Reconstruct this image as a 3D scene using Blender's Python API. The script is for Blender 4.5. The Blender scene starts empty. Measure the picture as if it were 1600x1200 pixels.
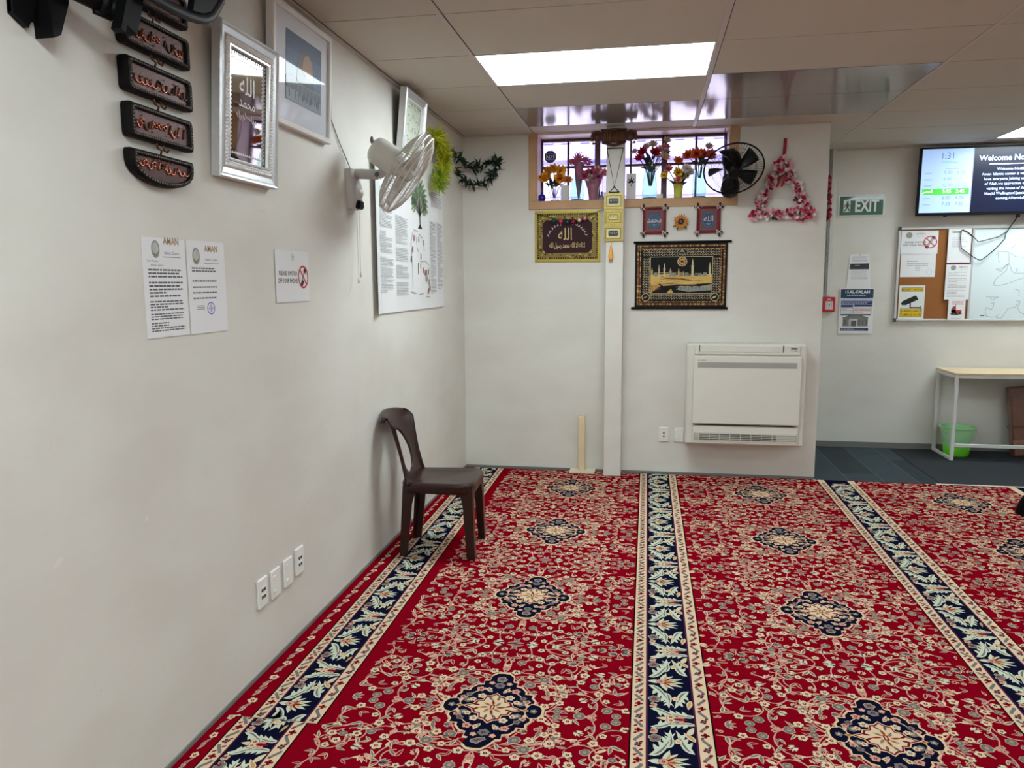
import bpy, math, random
from mathutils import Vector, Matrix, noise
PI = math.pi
SC = bpy.context.scene
COL = SC.collection

# ------------------------------------------------------------------ camera
F_PX, YAW, PITCH, ROLL = 1188.433, -0.17565, -0.132223, 0.006
CAM = Vector((1.4434, 0.0, 1.4903))
_cy, _sy, _cp, _sp = math.cos(YAW), math.sin(YAW), math.cos(PITCH), math.sin(PITCH)
_fwd = Vector((_sy*_cp, _cy*_cp, _sp)); _r0 = Vector((_cy, -_sy, 0)); _d0 = -_r0.cross(_fwd)
_cr, _sr = math.cos(ROLL), math.sin(ROLL)
RIGHT = _cr*_r0 + _sr*_d0; DOWN = -_sr*_r0 + _cr*_d0; FWD = _fwd
cam_d = bpy.data.cameras.new('camera'); cam_d.sensor_width = 36.0; cam_d.sensor_fit = 'HORIZONTAL'
cam_d.lens = F_PX/1600*36; cam_d.clip_start = 0.05; cam_d.clip_end = 100
cam = bpy.data.objects.new('camera', cam_d); COL.objects.link(cam); SC.camera = cam
_m = Matrix((RIGHT, -DOWN, -FWD)).transposed().to_4x4(); _m.translation = CAM; cam.matrix_world = _m

def ray(u, v): return RIGHT*((u-800)/F_PX) + DOWN*((v-600)/F_PX) + FWD
def on(axis, val, u, v):
    r = ray(u, v); return CAM + r*((val-CAM[axis])/r[axis])

# ------------------------------------------------------------------ world, sun, exposure
SC.view_settings.view_transform = 'Standard'; SC.view_settings.look = 'None'
SC.view_settings.gamma = 1.0; SC.view_settings.use_curve_mapping = False
SC.view_settings.exposure = 0.0
w = bpy.data.worlds.new('sky'); SC.world = w; w.use_nodes = True
bg = w.node_tree.nodes['Background']; bg.inputs[0].default_value = (0.80, 0.84, 1.0, 1); bg.inputs[1].default_value = 4.0
sun_d = bpy.data.lights.new('sun', 'SUN'); sun_d.energy = 9.0; sun_d.angle = 0.01; sun_d.color = (1.0, 0.96, 0.92)
sun = bpy.data.objects.new('sun', sun_d); COL.objects.link(sun)
sun.rotation_euler = Vector((0.15, 0.55, -0.82)).to_track_quat('-Z', 'Y').to_euler()
PANEL_POWER = 22.0
SC.cycles.max_bounces = 10; SC.cycles.diffuse_bounces = 5; SC.cycles.sample_clamp_indirect = 4.0

# ------------------------------------------------------------------ sizes of the room
D, H, DR, XE = 5.963, 2.6226, 7.206, 2.718
XR, YF = 7.2, -3.5
FZ = -0.006          # floor under the carpet; carpet pile tops out at zero
X1, X2, X3, X4 = 0.553, 1.760, 2.962, 4.165

# ------------------------------------------------------------------ materials
def s2l(c): return c/12.92 if c <= 0.04045 else ((c+0.055)/1.055)**2.4
def lin(rgb): return tuple(s2l(x/255) for x in rgb) + (1.0,)
_mats = {}
def mat(name, rgb=(200,200,200), rough=0.6, metal=0.0, var=0.06, scale=40.0, bump=0.0, emit=0.0, trans=0.0, coat=0.0, ior=1.45, bscale=None, sheen=0.0, alpha=1.0, spec=0.5):
    if name in _mats: return _mats[name]
    m = bpy.data.materials.new(name); m.use_nodes = True; _mats[name] = m
    nt = m.node_tree; b = nt.nodes['Principled BSDF']
    c = lin(rgb)
    b.inputs['Base Color'].default_value = c; b.inputs['Roughness'].default_value = rough
    b.inputs['Metallic'].default_value = metal; b.inputs['IOR'].default_value = ior
    b.inputs['Transmission Weight'].default_value = trans; b.inputs['Coat Weight'].default_value = coat
    b.inputs['Alpha'].default_value = alpha; b.inputs['Specular IOR Level'].default_value = spec
    if coat: b.inputs['Coat Roughness'].default_value = 0.03
    if sheen: b.inputs['Sheen Weight'].default_value = sheen
    tc = nt.nodes.new('ShaderNodeTexCoord')
    if var:
        n = nt.nodes.new('ShaderNodeTexNoise'); n.inputs['Scale'].default_value = scale; n.inputs['Detail'].default_value = 3
        nt.links.new(tc.outputs['Object'], n.inputs['Vector'])
        mx = nt.nodes.new('ShaderNodeMix'); mx.data_type = 'RGBA'
        mx.inputs[6].default_value = tuple(x*(1-var) for x in c[:3])+(1,)
        mx.inputs[7].default_value = tuple(min(1, x*(1+var)) for x in c[:3])+(1,)
        nt.links.new(n.outputs['Fac'], mx.inputs[0]); nt.links.new(mx.outputs[2], b.inputs['Base Color'])
        if emit: nt.links.new(mx.outputs[2], b.inputs['Emission Color'])
    if emit:
        b.inputs['Emission Color'].default_value = c; b.inputs['Emission Strength'].default_value = emit
    if bump:
        n2 = nt.nodes.new('ShaderNodeTexNoise'); n2.inputs['Scale'].default_value = bscale or scale*6
        nt.links.new(tc.outputs['Object'], n2.inputs['Vector'])
        bp = nt.nodes.new('ShaderNodeBump'); bp.inputs['Strength'].default_value = bump; bp.inputs['Distance'].default_value = 0.002
        nt.links.new(n2.outputs['Fac'], bp.inputs['Height']); nt.links.new(bp.outputs['Normal'], b.inputs['Normal'])
    return m

def wall_mat():
    m = mat('painted_plaster', (219,217,209), 0.55, var=0.0, bump=0.06, bscale=260)
    nt = m.node_tree; b = nt.nodes['Principled BSDF']; tc = nt.nodes.new('ShaderNodeTexCoord')
    mp = nt.nodes.new('ShaderNodeMapping'); mp.inputs['Scale'].default_value = (1.2, 1.2, 2.2)
    nt.links.new(tc.outputs['Object'], mp.inputs['Vector'])
    n = nt.nodes.new('ShaderNodeTexNoise'); n.inputs['Scale'].default_value = 1.6; n.inputs['Detail'].default_value = 5
    nt.links.new(mp.outputs['Vector'], n.inputs['Vector'])
    r = nt.nodes.new('ShaderNodeValToRGB')
    r.color_ramp.elements[0].position = 0.36; r.color_ramp.elements[0].color = lin((213,209,201))
    r.color_ramp.elements[1].position = 0.62; r.color_ramp.elements[1].color = lin((220,218,210))
    nt.links.new(n.outputs['Fac'], r.inputs['Fac'])
    # scuffs and small paint chips
    v = nt.nodes.new('ShaderNodeTexNoise'); v.inputs['Scale'].default_value = 26; v.inputs['Detail'].default_value = 6; v.inputs['Distortion'].default_value = 1.5
    nt.links.new(tc.outputs['Object'], v.inputs['Vector'])
    r2 = nt.nodes.new('ShaderNodeValToRGB')
    r2.color_ramp.elements[0].position = 0.70; r2.color_ramp.elements[0].color = (0,0,0,1)
    r2.color_ramp.elements[1].position = 0.76; r2.color_ramp.elements[1].color = (0.5,0.5,0.5,1)
    nt.links.new(v.outputs['Fac'], r2.inputs['Fac'])
    mx = nt.nodes.new('ShaderNodeMix'); mx.data_type = 'RGBA'
    nt.links.new(r2.outputs['Color'], mx.inputs[0]); nt.links.new(r.outputs['Color'], mx.inputs[6]); mx.inputs[7].default_value = lin((196,190,181))
    nt.links.new(mx.outputs[2], b.inputs['Base Color'])
    return m

# ------------------------------------------------------------------ mesh builder
class M:
    def __init__(s): s.v = []; s.f = []; s.m = []; s.sm = []; s.mats = []; s.T = Matrix.Identity(4)
    def mi(s, m):
        if m not in s.mats: s.mats.append(m)
        return s.mats.index(m)
    def add(s, vs, fs, m, smooth=False):
        o = len(s.v); k = s.mi(m)
        s.v += [s.T @ Vector(p) for p in vs]
        for f in fs: s.f.append([o+i for i in f]); s.m.append(k); s.sm.append(smooth)
        return s
    def box(s, a, b, m, bev=0.0):
        x0,y0,z0 = (min(a[i],b[i]) for i in range(3)); x1,y1,z1 = (max(a[i],b[i]) for i in range(3))
        if bev <= 0:
            vs = [(x,y,z) for x in (x0,x1) for y in (y0,y1) for z in (z0,z1)]
            s.add(vs, [(0,1,3,2),(4,6,7,5),(0,4,5,1),(2,3,7,6),(0,2,6,4),(1,5,7,3)], m)
        else:
            e = min(bev, (x1-x0)*.49, (y1-y0)*.49, (z1-z0)*.49)
            vs = []; idx = {}
            for i,x in enumerate((x0,x1)):
                for j,y in enumerate((y0,y1)):
                    for k,z in enumerate((z0,z1)):
                        sx,sy,sz = (1,-1)[i],(1,-1)[j],(1,-1)[k]
                        for a_ in range(3):
                            p = [x+sx*e, y+sy*e, z+sz*e]; p[a_] = (x,y,z)[a_]; idx[(i,j,k,a_)] = len(vs); vs.append(p)
            fs = []
            for i in (0,1):
                q = [(i,0,0,0),(i,1,0,0),(i,1,1,0),(i,0,1,0)]; fs.append([idx[t] for t in (q if i else q[::-1])])
                q = [(0,i,0,1),(1,i,0,1),(1,i,1,1),(0,i,1,1)]; fs.append([idx[t] for t in (q[::-1] if i else q)])
                q = [(0,0,i,2),(1,0,i,2),(1,1,i,2),(0,1,i,2)]; fs.append([idx[t] for t in (q if i else q[::-1])])
            for i in (0,1):
                for j in (0,1):
                    fs.append([idx[(i,j,0,0)],idx[(i,j,1,0)],idx[(i,j,1,1)],idx[(i,j,0,1)]])
                    fs.append([idx[(i,0,j,0)],idx[(i,1,j,0)],idx[(i,1,j,2)],idx[(i,0,j,2)]])
                    fs.append([idx[(0,i,j,1)],idx[(1,i,j,1)],idx[(1,i,j,2)],idx[(0,i,j,2)]])
                    for k in (0,1): fs.append([idx[(i,j,k,0)],idx[(i,j,k,1)],idx[(i,j,k,2)]])
            s.add(vs, fs, m)
        return s
    def tube(s, pts, r, m, n=8, closed=False, cap=True, ry=None):
        pts = [Vector(p) for p in pts]; N = len(pts); vs = []; fs = []
        rr = r if isinstance(r, (list,tuple)) else [r]*N
        prev = None
        for i,p in enumerate(pts):
            if closed: t = pts[(i+1)%N]-pts[i-1]
            else: t = pts[min(i+1,N-1)]-pts[max(i-1,0)]
            if t.length < 1e-9: t = Vector((0,0,1))
            t.normalize()
            if prev is None:
                a = Vector((0,0,1)) if abs(t.z) < 0.9 else Vector((1,0,0))
                x = t.cross(a).normalized()
            else:
                x = prev - t*prev.dot(t)
                x = x.normalized() if x.length > 1e-6 else t.orthogonal().normalized()
            prev = x; y = t.cross(x)
            for k in range(n):
                an = 2*PI*(k+.5)/n; vs.append(p + x*math.cos(an)*rr[i] + y*math.sin(an)*(ry or rr[i]))
        for i in range(N if closed else N-1):
            j = (i+1)%N
            for k in range(n):
                fs.append((i*n+k, i*n+(k+1)%n, j*n+(k+1)%n, j*n+k))
        if cap and not closed:
            fs.append(tuple(range(n))[::-1]); fs.append(tuple((N-1)*n+k for k in range(n)))
        return s.add(vs, fs, m, n > 4)
    def lathe(s, prof, m, n=24, origin=(0,0,0), axis=None, a0=0, a1=2*PI, cap=False):
        # prof: (r, h) along the axis
        R = Matrix.Identity(3) if axis is None else Vector(axis).to_track_quat('Z','Y').to_matrix()
        O = Vector(origin); vs = []; fs = []; full = abs(a1-a0-2*PI) < 1e-6; K = n if full else n+1
        for r,h in prof:
            for k in range(K):
                a = a0+(a1-a0)*k/n; vs.append(O + R @ Vector((r*math.cos(a), r*math.sin(a), h)))
        for i in range(len(prof)-1):
            for k in range(n):
                k2 = (k+1)%K; fs.append((i*K+k, i*K+k2, (i+1)*K+k2, (i+1)*K+k))
        return s.add(vs, fs, m, True)
    def ball(s, c, r, m, n=12, sq=(1,1,1)):
        vs = []; fs = []; h = n//2
        for i in range(h+1):
            t = PI*i/h
            for k in range(n):
                a = 2*PI*k/n; vs.append((c[0]+r*sq[0]*math.sin(t)*math.cos(a), c[1]+r*sq[1]*math.sin(t)*math.sin(a), c[2]-r*sq[2]*math.cos(t)))
        for i in range(h):
            for k in range(n): fs.append((i*n+k, i*n+(k+1)%n, (i+1)*n+(k+1)%n, (i+1)*n+k))
        return s.add(vs, fs, m, True)
    def prism(s, poly, d, m, O, U, V):
        # polygon in a plane, thickened by d along U x V
        O, U, V = Vector(O), Vector(U), Vector(V); N = U.cross(V)
        n = len(poly); vs = [O+U*a+V*b for a,b in poly]+[O+U*a+V*b+N*d for a,b in poly]
        fs = [tuple(range(n))[::-1], tuple(range(n,2*n))]+[(i,(i+1)%n,n+(i+1)%n,n+i) for i in range(n)]
        return s.add(vs, fs, m)
    def grid(s, P, m, smooth=True, wrap=False):
        R = len(P); C = len(P[0]); vs = [p for row in P for p in row]; fs = []
        for i in range(R-1):
            for j in range(C if wrap else C-1): fs.append((i*C+j, i*C+(j+1)%C, (i+1)*C+(j+1)%C, (i+1)*C+j))
        return s.add(vs, fs, m, smooth)
    def build(s, name, parent=None, bevel=0.0, solid=0.0, sub=0, origin=None):
        me = bpy.data.meshes.new(name)
        o0 = Vector((0,0,0))
        if parent is not None: o0 = parent.location.copy()
        elif origin is not None: o0 = Vector(origin)
        me.from_pydata([tuple(p-o0) for p in s.v], [], s.f)
        for m in s.mats: me.materials.append(m)
        me.polygons.foreach_set('material_index', s.m); me.polygons.foreach_set('use_smooth', s.sm)
        me.update()
        ob = bpy.data.objects.new(name, me); COL.objects.link(ob)
        if parent is not None:
            # location is stored on the root; sub-parts share the same zero offset
            ob.parent = parent
            if parent.parent is not None or parent.type == 'MESH' and parent.get('_zero'):
                pass
        else: ob.location = o0
        if solid:
            md = ob.modifiers.new('thickness', 'SOLIDIFY'); md.thickness = solid; md.offset = 0
        if sub:
            md = ob.modifiers.new('smooth', 'SUBSURF'); md.levels = sub; md.render_levels = sub
        if bevel:
            md = ob.modifiers.new('bevel', 'BEVEL'); md.width = bevel; md.segments = 2; md.limit_method = 'ANGLE'
        return ob

class Sheet(M):
    """printed, woven or painted surface: outlines laid on a plane, each layer a hair above the one below"""
    def __init__(s, O, U, V, step=0.0003):
        super().__init__(); s.O = Vector(O); s.U = Vector(U).normalized(); s.V = Vector(V).normalized(); s.N = s.U.cross(s.V); s.step = step; s.warp = None
    def P(s, a, b, layer=0):
        if s.warp: a, b = s.warp(a, b)
        return s.O + s.U*a + s.V*b + s.N*(layer*s.step)
    def poly(s, pts, m, layer=1): s.add([s.P(a,b,layer) for a,b in pts], [tuple(range(len(pts)))], m); return s
    def rect(s, a0, b0, a1, b1, m, layer=1): return s.poly([(a0,b0),(a1,b0),(a1,b1),(a0,b1)], m, layer)
    def frame(s, a0, b0, a1, b1, t, m, layer=1):
        s.rect(a0,b0,a1,b0+t,m,layer); s.rect(a0,b1-t,a1,b1,m,layer); s.rect(a0,b0+t,a0+t,b1-t,m,layer); s.rect(a1-t,b0+t,a1,b1-t,m,layer); return s
    def disc(s, a, b, ra, m, layer=1, rb=None, n=16, rot=0):
        rb = rb or ra; c, sn = math.cos(rot), math.sin(rot)
        return s.poly([(a+ra*math.cos(2*PI*k/n)*c-rb*math.sin(2*PI*k/n)*sn, b+ra*math.cos(2*PI*k/n)*sn+rb*math.sin(2*PI*k/n)*c) for k in range(n)], m, layer)
    def ring(s, a, b, ra, rb, t, m, layer=1, n=24):
        for k in range(n):
            a0, a1 = 2*PI*k/n, 2*PI*(k+1)/n
            s.poly([(a+ra*math.cos(a0),b+rb*math.sin(a0)),(a+ra*math.cos(a1),b+rb*math.sin(a1)),(a+(ra-t)*math.cos(a1),b+(rb-t)*math.sin(a1)),(a+(ra-t)*math.cos(a0),b+(rb-t)*math.sin(a0))], m, layer)
        return s
    def line(s, pts, w, m, layer=1):
        for (a0,b0),(a1,b1) in zip(pts, pts[1:]):
            dx, dy = a1-a0, b1-b0; L = math.hypot(dx,dy) or 1e-9; nx, ny = -dy/L*w/2, dx/L*w/2; ex, ey = dx/L*w*.2, dy/L*w*.2
            s.poly([(a0-nx-ex,b0-ny-ey),(a1-nx+ex,b1-ny+ey),(a1+nx+ex,b1+ny+ey),(a0+nx-ex,b0+ny-ey)], m, layer)
        return s
    def base(s, a0, b0, a1, b1, t, m):
        """the sheet itself, t thick, its face on layer zero"""
        q = [(a0,b0),(a1,b0),(a1,b1),(a0,b1)]
        vs = [s.P(*p) for p in q]+[s.P(*p)-s.N*t for p in q]
        s.add(vs, [(0,1,2,3),(7,6,5,4),(0,4,5,1),(1,5,6,2),(2,6,7,3),(3,7,4,0)], m); return s
    def text(s, body, a, b, size, m, layer=2, align='CENTER', bold=0.0, shear=0.0, sx=1.0, width=None):
        vs, fs = text_mesh(body, align, bold, shear)
        if width: sx = width/((max(x for x,y in vs)-min(x for x,y in vs))*size)
        s.add([s.P(a+x*size*sx, b+y*size, layer) for x,y in vs], fs, m); return s
    def writing(s, a0, a1, b0, b1, n, m, layer=1, seed=1, ragged=True, th=0.45, skip=()):
        """lines too small to read"""
        rnd = random.Random(seed); h = (b1-b0)/n
        for i in range(n):
            if i in skip: continue
            b = b1-(i+.5)*h; a = a0; e = a1-(a1-a0)*(rnd.random()*.12 if not ragged else rnd.choice([0,.03,.06,.1,.5]))
            while a < e:
                L = min(e-a, (a1-a0)*rnd.uniform(.05,.14)); s.rect(a, b-h*th/2, a+L, b+h*th/2, m, layer); a += L+(a1-a0)*.018
        return s

_txt = {}
def text_mesh(body, align, bold, shear):
    k = (body, align, bold, shear)
    if k not in _txt:
        c = bpy.data.curves.new('lettering', 'FONT'); c.body = body; c.align_x = align; c.size = 1.0; c.offset = bold; c.shear = shear; c.resolution_u = 3
        o = bpy.data.objects.new('lettering', c); COL.objects.link(o)
        me = o.to_mesh(); vs = [(v.co.x, v.co.y) for v in me.vertices]; fs = [tuple(p.vertices) for p in me.polygons]
        o.to_mesh_clear(); bpy.data.objects.remove(o); bpy.data.curves.remove(c); _txt[k] = (vs, fs)
    return _txt[k]

_ar = {'ا':(0xFE8D,0xFE8E,None,None),'ل':(0xFEDD,0xFEDE,0xFEDF,0xFEE0),'ه':(0xFEE9,0xFEEA,0xFEEB,0xFEEC),'م':(0xFEE1,0xFEE2,0xFEE3,0xFEE4),
       'ح':(0xFEA1,0xFEA2,0xFEA3,0xFEA4),'د':(0xFEA9,0xFEAA,None,None),'ر':(0xFEAD,0xFEAE,None,None),'س':(0xFEB1,0xFEB2,0xFEB3,0xFEB4),
       'و':(0xFEED,0xFEEE,None,None),'ع':(0xFEC9,0xFECA,0xFECB,0xFECC),'ص':(0xFEB9,0xFEBA,0xFEBB,0xFEBC),'﻿':(32,32,None,None)}
def arabic(sx):
    """joined letter forms in visual order"""
    words = []
    for wd in sx.split(' '):
        wd = wd.replace('لا', '\u0001'); out = []; join = False
        for i,ch in enumerate(wd):
            nxt = i+1 < len(wd)
            if ch == '\u0001': out.append(chr(0xFEFC if join else 0xFEFB)); join = False; continue
            iso, fin, ini, med = _ar[ch]
            if ini is None: out.append(chr(fin if join else iso)); join = False
            elif nxt: out.append(chr(med if join else ini)); join = True
            else: out.append(chr(fin if join else iso)); join = False
        words.append(''.join(out)[::-1])
    return ' '.join(words[::-1])

# ------------------------------------------------------------------ things
def tag(o, label, cat, group=None):
    o['label'] = label; o['category'] = cat
    if group: o['group'] = group
    return o
def thing(name, label, cat, loc, group=None):
    o = bpy.data.objects.new(name, None); COL.objects.link(o); o.location = loc; o.empty_display_size = 0.05
    return tag(o, label, cat, group)
def part(name, m, root, sub_of=None, **kw):
    """a mesh under its thing, or one level deeper under a part of that thing"""
    ob = m.build(name, root, **kw)
    if sub_of is not None: ob.parent = sub_of
    return ob
def single(name, m, label, cat, origin, group=None, **kw):
    return tag(m.build(name, None, origin=origin, **kw), label, cat, group)
def struct(name, m, **kw):
    o = m.build(name, None, **kw); o['kind'] = 'structure'; return o
EX, EY, EZ = Vector((1,0,0)), Vector((0,1,0)), Vector((0,0,1))
def lsheet(x, step=0.0003): return Sheet((x,0,0), EY, EZ, step)       # on the left wall: (y, z)
def bsheet(y, step=0.0003): return Sheet((0,y,0), EX, EZ, step)       # facing the room from a back wall: (x, z)

# ================================================================== the setting
WALL = wall_mat()
TRIM = mat('white_trim_paint', (214,213,207), 0.45, var=0.03)
WOOD = mat('window_timber', (190,150,110), 0.55, var=0.18, scale=9, bump=0.05)
fl = M()
TILEC = mat('blue_grey_carpet_tile', (46,58,64), 0.95, var=0.25, scale=14, bump=0.5, bscale=700)
TILED = mat('dark_carpet_tile', (34,44,50), 0.95, var=0.3, scale=12, bump=0.5, bscale=700)
TILEL = mat('pale_tile_joint', (88,100,104), 0.95, var=0.2)
SUBF = mat('screed', (90,88,84), 0.9, var=0.1)
fl.box((-0.1,YF-0.1,FZ-0.1),(XR+0.1,DR+0.1,FZ-0.004), SUBF)
rnd = random.Random(4)
i = 0
xk = XE-0.25
while xk < 5.0:
    yk = 5.2 - rnd.choice([0,.25,.5])
    while yk < DR:
        fl.box((xk+.002,yk+.002,FZ-0.004),(min(xk+.248,5.2),min(yk+.998,DR),FZ), rnd.choice([TILEC,TILED,TILEC]))
        yk += 1.0
    fl.box((xk-.002,5.5,FZ-0.004),(xk+.002,DR,FZ-0.0002), TILEL)
    xk += .25
fl.box((5.0,5.2,FZ-0.004),(XR,DR,FZ), TILED)
struct('floor', fl)

ws = M(); ws.box((-0.12,YF,FZ-0.02),(0,D+.24,H+.1), WALL); struct('wall_left', ws)
# painted-over chips and scratches low on the left wall
chip = mat('bare_filler', (226,220,212), 0.8, var=0.05)
# back wall with the window opening
WX0, WX1, WZ0 = 0.592, 2.022, 2.112
wb = M()
wb.box((0,D,FZ-0.02),(WX0,D+.24,H+.1), WALL); wb.box((WX1,D,FZ-0.02),(XE,D+.24,H+.1), WALL)
wb.box((WX0,D,FZ-0.02),(WX1,D+.24,WZ0), WALL)
struct('wall_back', wb)
wp = M(); wp.box((XE-.2,D+.24,FZ-0.02),(XE,DR,H+.1), WALL); struct('wall_recess_side', wp)
wf = M(); wf.box((XE-.2,DR,FZ-0.02),(XR+.12,DR+.15,H+.1), WALL); struct('wall_far', wf)
wr = M(); wr.box((XR,YF,FZ-0.02),(XR+.12,DR,H+.1), WALL); struct('wall_right', wr)
wq = M(); wq.box((-0.12,YF-.12,FZ-0.02),(XR+.12,YF,H+.1), WALL); struct('wall_front', wq)
# boxed-in post on the back wall
pl = M(); pl.box((1.130,5.800,0.0),(1.262,D,H), WALL, 0.004); struct('trim_1', pl)
# cable trunking on the far wall
tk = M(); tk.box((3.010,DR-.018,1.36),(3.044,DR,H), TRIM, 0.002); tk.box((2.990,DR-.03,1.36),(3.004,DR,H), mat('grey_trunking',(150,150,146),.6), 0.002); struct('trim_2', tk)  # second box is a narrow grey strip left of the white one
bb = M(); GB = mat('grey_vinyl_coving', (118,118,114), 0.6, var=0.05)
bb.box((XE,DR-.008,FZ),(XR,DR,0.045), GB); struct('baseboard_far', bb)
bs = M(); bs.box((0,D-.007,FZ),(XE,D,0.012), GB); struct('baseboard_back', bs)
bl = M(); bl.box((0,YF,FZ),(0.007,D-.008,0.012), GB); struct('baseboard_left', bl)

# ------------------------------------------------------------------ ceiling: tiles, runners, glossy panels
TILE = mat('ceiling_tile', (198,192,180), 0.75, var=0.03, scale=3, bump=0.06, bscale=300)
BAR = mat('ceiling_runner', (196,188,180), 0.5, var=0.02)
GAP = mat('ceiling_joint_shadow', (78,70,64), 0.9, var=0)
GLOSS = mat('glossy_ceiling_panel', (132,126,124), 0.13, var=0.06, scale=2, ior=1.9)
ce = M()
def ceil_ok(x, y): return not (x < XE-.2 and y > D+.2)
ce.box((0,YF,H+.012),(XE-.2,D+.22,H+.06), GAP); ce.box((XE-.2,YF,H+.012),(XR,DR,H+.06), GAP)
cols = [0, X1, X2, X3, X4, X4+1.2, XR]
rows = [5.705-.6*k for k in range(16) if 5.705-.6*k > YF]
rows = sorted(rows+[YF, 6.305, 6.905, DR]); rows = sorted(set(round(r,3) for r in rows))
PANELS = [(1,3.905),(3,3.905-3.6+.0) if False else (1,0.305),(4,6.305),(4,2.705),(4,-.895),(1,-2.695),(4,-3.0)]
pset = {(c, round(r,3)) for c,r in PANELS}
shiny = {(1,5.105),(2,4.505),(2,5.105)}
for c in range(len(cols)-1):
    for r in range(len(rows)-1):
        x0,x1,y0,y1 = cols[c],cols[c+1],rows[r],rows[r+1]
        if x1 <= XE and y0 > D: continue
        if (c, y0) in pset: continue
        if x1 <= XE: y1 = min(y1, D+.22)
        m = GLOSS if (c,y0) in shiny else TILE
        g = 0.0036
        if c == 2 and y0 > 5.9:
            ce.box((XE-.2 if y0 < D else XE,y0+g,H),(x1-g,y1-g,H+.012), m); continue
        ce.box((x0+g,y0+g,H),(x1-g,y1-g,H+.012), m)
for x in cols[1:-1]:
    ce.box((x-.012,YF,H-.0035),(x+.012,D if x < XE else DR,H+.004), BAR)
    ce.box((x+.012,YF,H-.0005),(x+.0165,D if x < XE else DR,H+.004), GAP)
ce.box((0,YF,H-.012),(.018,D,H), BAR); ce.box((.018,YF,H-.0015),(.022,D,H), GAP)
ce.box((0,D-.014,H-.012),(WX0-.06,D,H), BAR); ce.box((WX1+.06,D-.014,H-.012),(XE,D,H), BAR)
ce.box((XE,DR-.016,H-.014),(XR,DR,H), BAR)
struct('ceiling', ce)
LED = mat('led_diffuser', (233,246,249), 0.5, var=0, emit=PANEL_POWER)
FRM = mat('led_frame', (235,235,235), 0.4, var=0.02)
names_l = {0:'wide ceiling light panel in the second tile column, right above the near carpet',2:'ceiling light panel above the whiteboard end of the room by the screen'}
for k,(c,r) in enumerate(PANELS):
    x0, x1, y0 = cols[c], cols[c]+1.2, r
    x0, x1, y1 = x0+.013, cols[c+1]-.013, r+.6
    lab = {0:'wide glowing light panel in the ceiling before the flower window',1:'ceiling light panel overhead on the left, behind the photographer',
           2:'ceiling light panel at the top right edge, above the wall screen',3:'ceiling light panel out of frame right of the carpet',
           4:'ceiling light panel behind and right of the photographer',5:'ceiling light panel at the rear left of the room',6:'ceiling light panel at the rear right of the room'}[k]
    t = thing('ceiling_light', lab, 'ceiling light', ((x0+x1)/2,(y0+y1)/2,H), 'light panels set in the tiled ceiling')
    a = M(); a.box((x0,y0,H-.004),(x0+.008,y1,H+.011),FRM); a.box((x1-.008,y0,H-.004),(x1,y1,H+.011),FRM); a.box((x0+.008,y0,H-.004),(x1-.008,y0+.008,H+.011),FRM); a.box((x0+.008,y1-.008,H-.004),(x1-.008,y1,H+.011),FRM)
    part('frame', a, t)
    a = M(); a.box((x0+.008,y0+.008,H-.001),(x1-.008,y1-.008,H+.004),LED); part('diffuser', a, t)

# ------------------------------------------------------------------ window
GY = 6.170
STEEL = mat('plum_steel_frame', (84,60,66), 0.5, var=0.08)
REV = mat('pale_reveal_paint', (226,205,205), 0.5, var=0.03)
wn = M()
wn.box((WX0-.064,D-.012,WZ0-.062),(WX1+.066,D,WZ0), WOOD, .003)        # timber surround
wn.box((WX0-.064,D-.012,WZ0),(WX0,D,H), WOOD, .003); wn.box((WX1,D-.012,WZ0),(WX1+.066,D,H), WOOD, .003)
wn.box((WX0-.001,D,WZ0),(WX0+.006,GY+.05,H), REV); wn.box((WX1-.006,D,WZ0),(WX1+.001,GY+.05,H), REV)
wn.box((WX0,D,WZ0-.001),(WX1,GY+.05,WZ0+.004), WOOD)
wn.box((WX0,D-.004,H-.016),(WX1,GY+.05,H+.02), REV)
def bar(x0,x1,z0,z1,d=.03): wn.box((x0,GY-d/2,z0),(x1,GY+d/2,z1), STEEL, .003)
ZT = H-.016; ZM = 2.392
for x0,x1 in ((.598,.612),(1.020,1.062),(1.533,1.577),(2.004,2.018)): bar(x0,x1,WZ0,ZT,.05)
for x in (.811,1.299,1.793): bar(x-.008,x+.008,WZ0,ZT,.026)
bar(.612,2.004,ZM-.009,ZM+.009,.026); bar(.612,2.004,WZ0,WZ0+.016,.05); bar(.612,2.004,ZT-.02,ZT,.05)
wo = struct('window_1', wn)
gm = bpy.data.materials.new('window_glass'); gm.use_nodes = True; nt = gm.node_tree; nt.nodes.clear()
o_ = nt.nodes.new('ShaderNodeOutputMaterial'); mx = nt.nodes.new('ShaderNodeMixShader'); tr = nt.nodes.new('ShaderNodeBsdfTransparent'); gl = nt.nodes.new('ShaderNodeBsdfGlossy')
fr = nt.nodes.new('ShaderNodeFresnel'); fr.inputs['IOR'].default_value = 1.45
tr.inputs[0].default_value = (.94,.92,1,1); gl.inputs['Roughness'].default_value = .02
nt.links.new(fr.outputs[0], mx.inputs[0]); nt.links.new(tr.outputs[0], mx.inputs[1]); nt.links.new(gl.outputs[0], mx.inputs[2]); nt.links.new(mx.outputs[0], o_.inputs[0])
for (x0,x1) in ((.612,1.020),(1.062,1.533),(1.577,2.004)):
    g = M(); g.box((x0,GY-.002,WZ0+.016),(x1,GY+.002,ZT-.02), gm); gp = g.build('pane', None); gp.parent = wo
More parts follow.
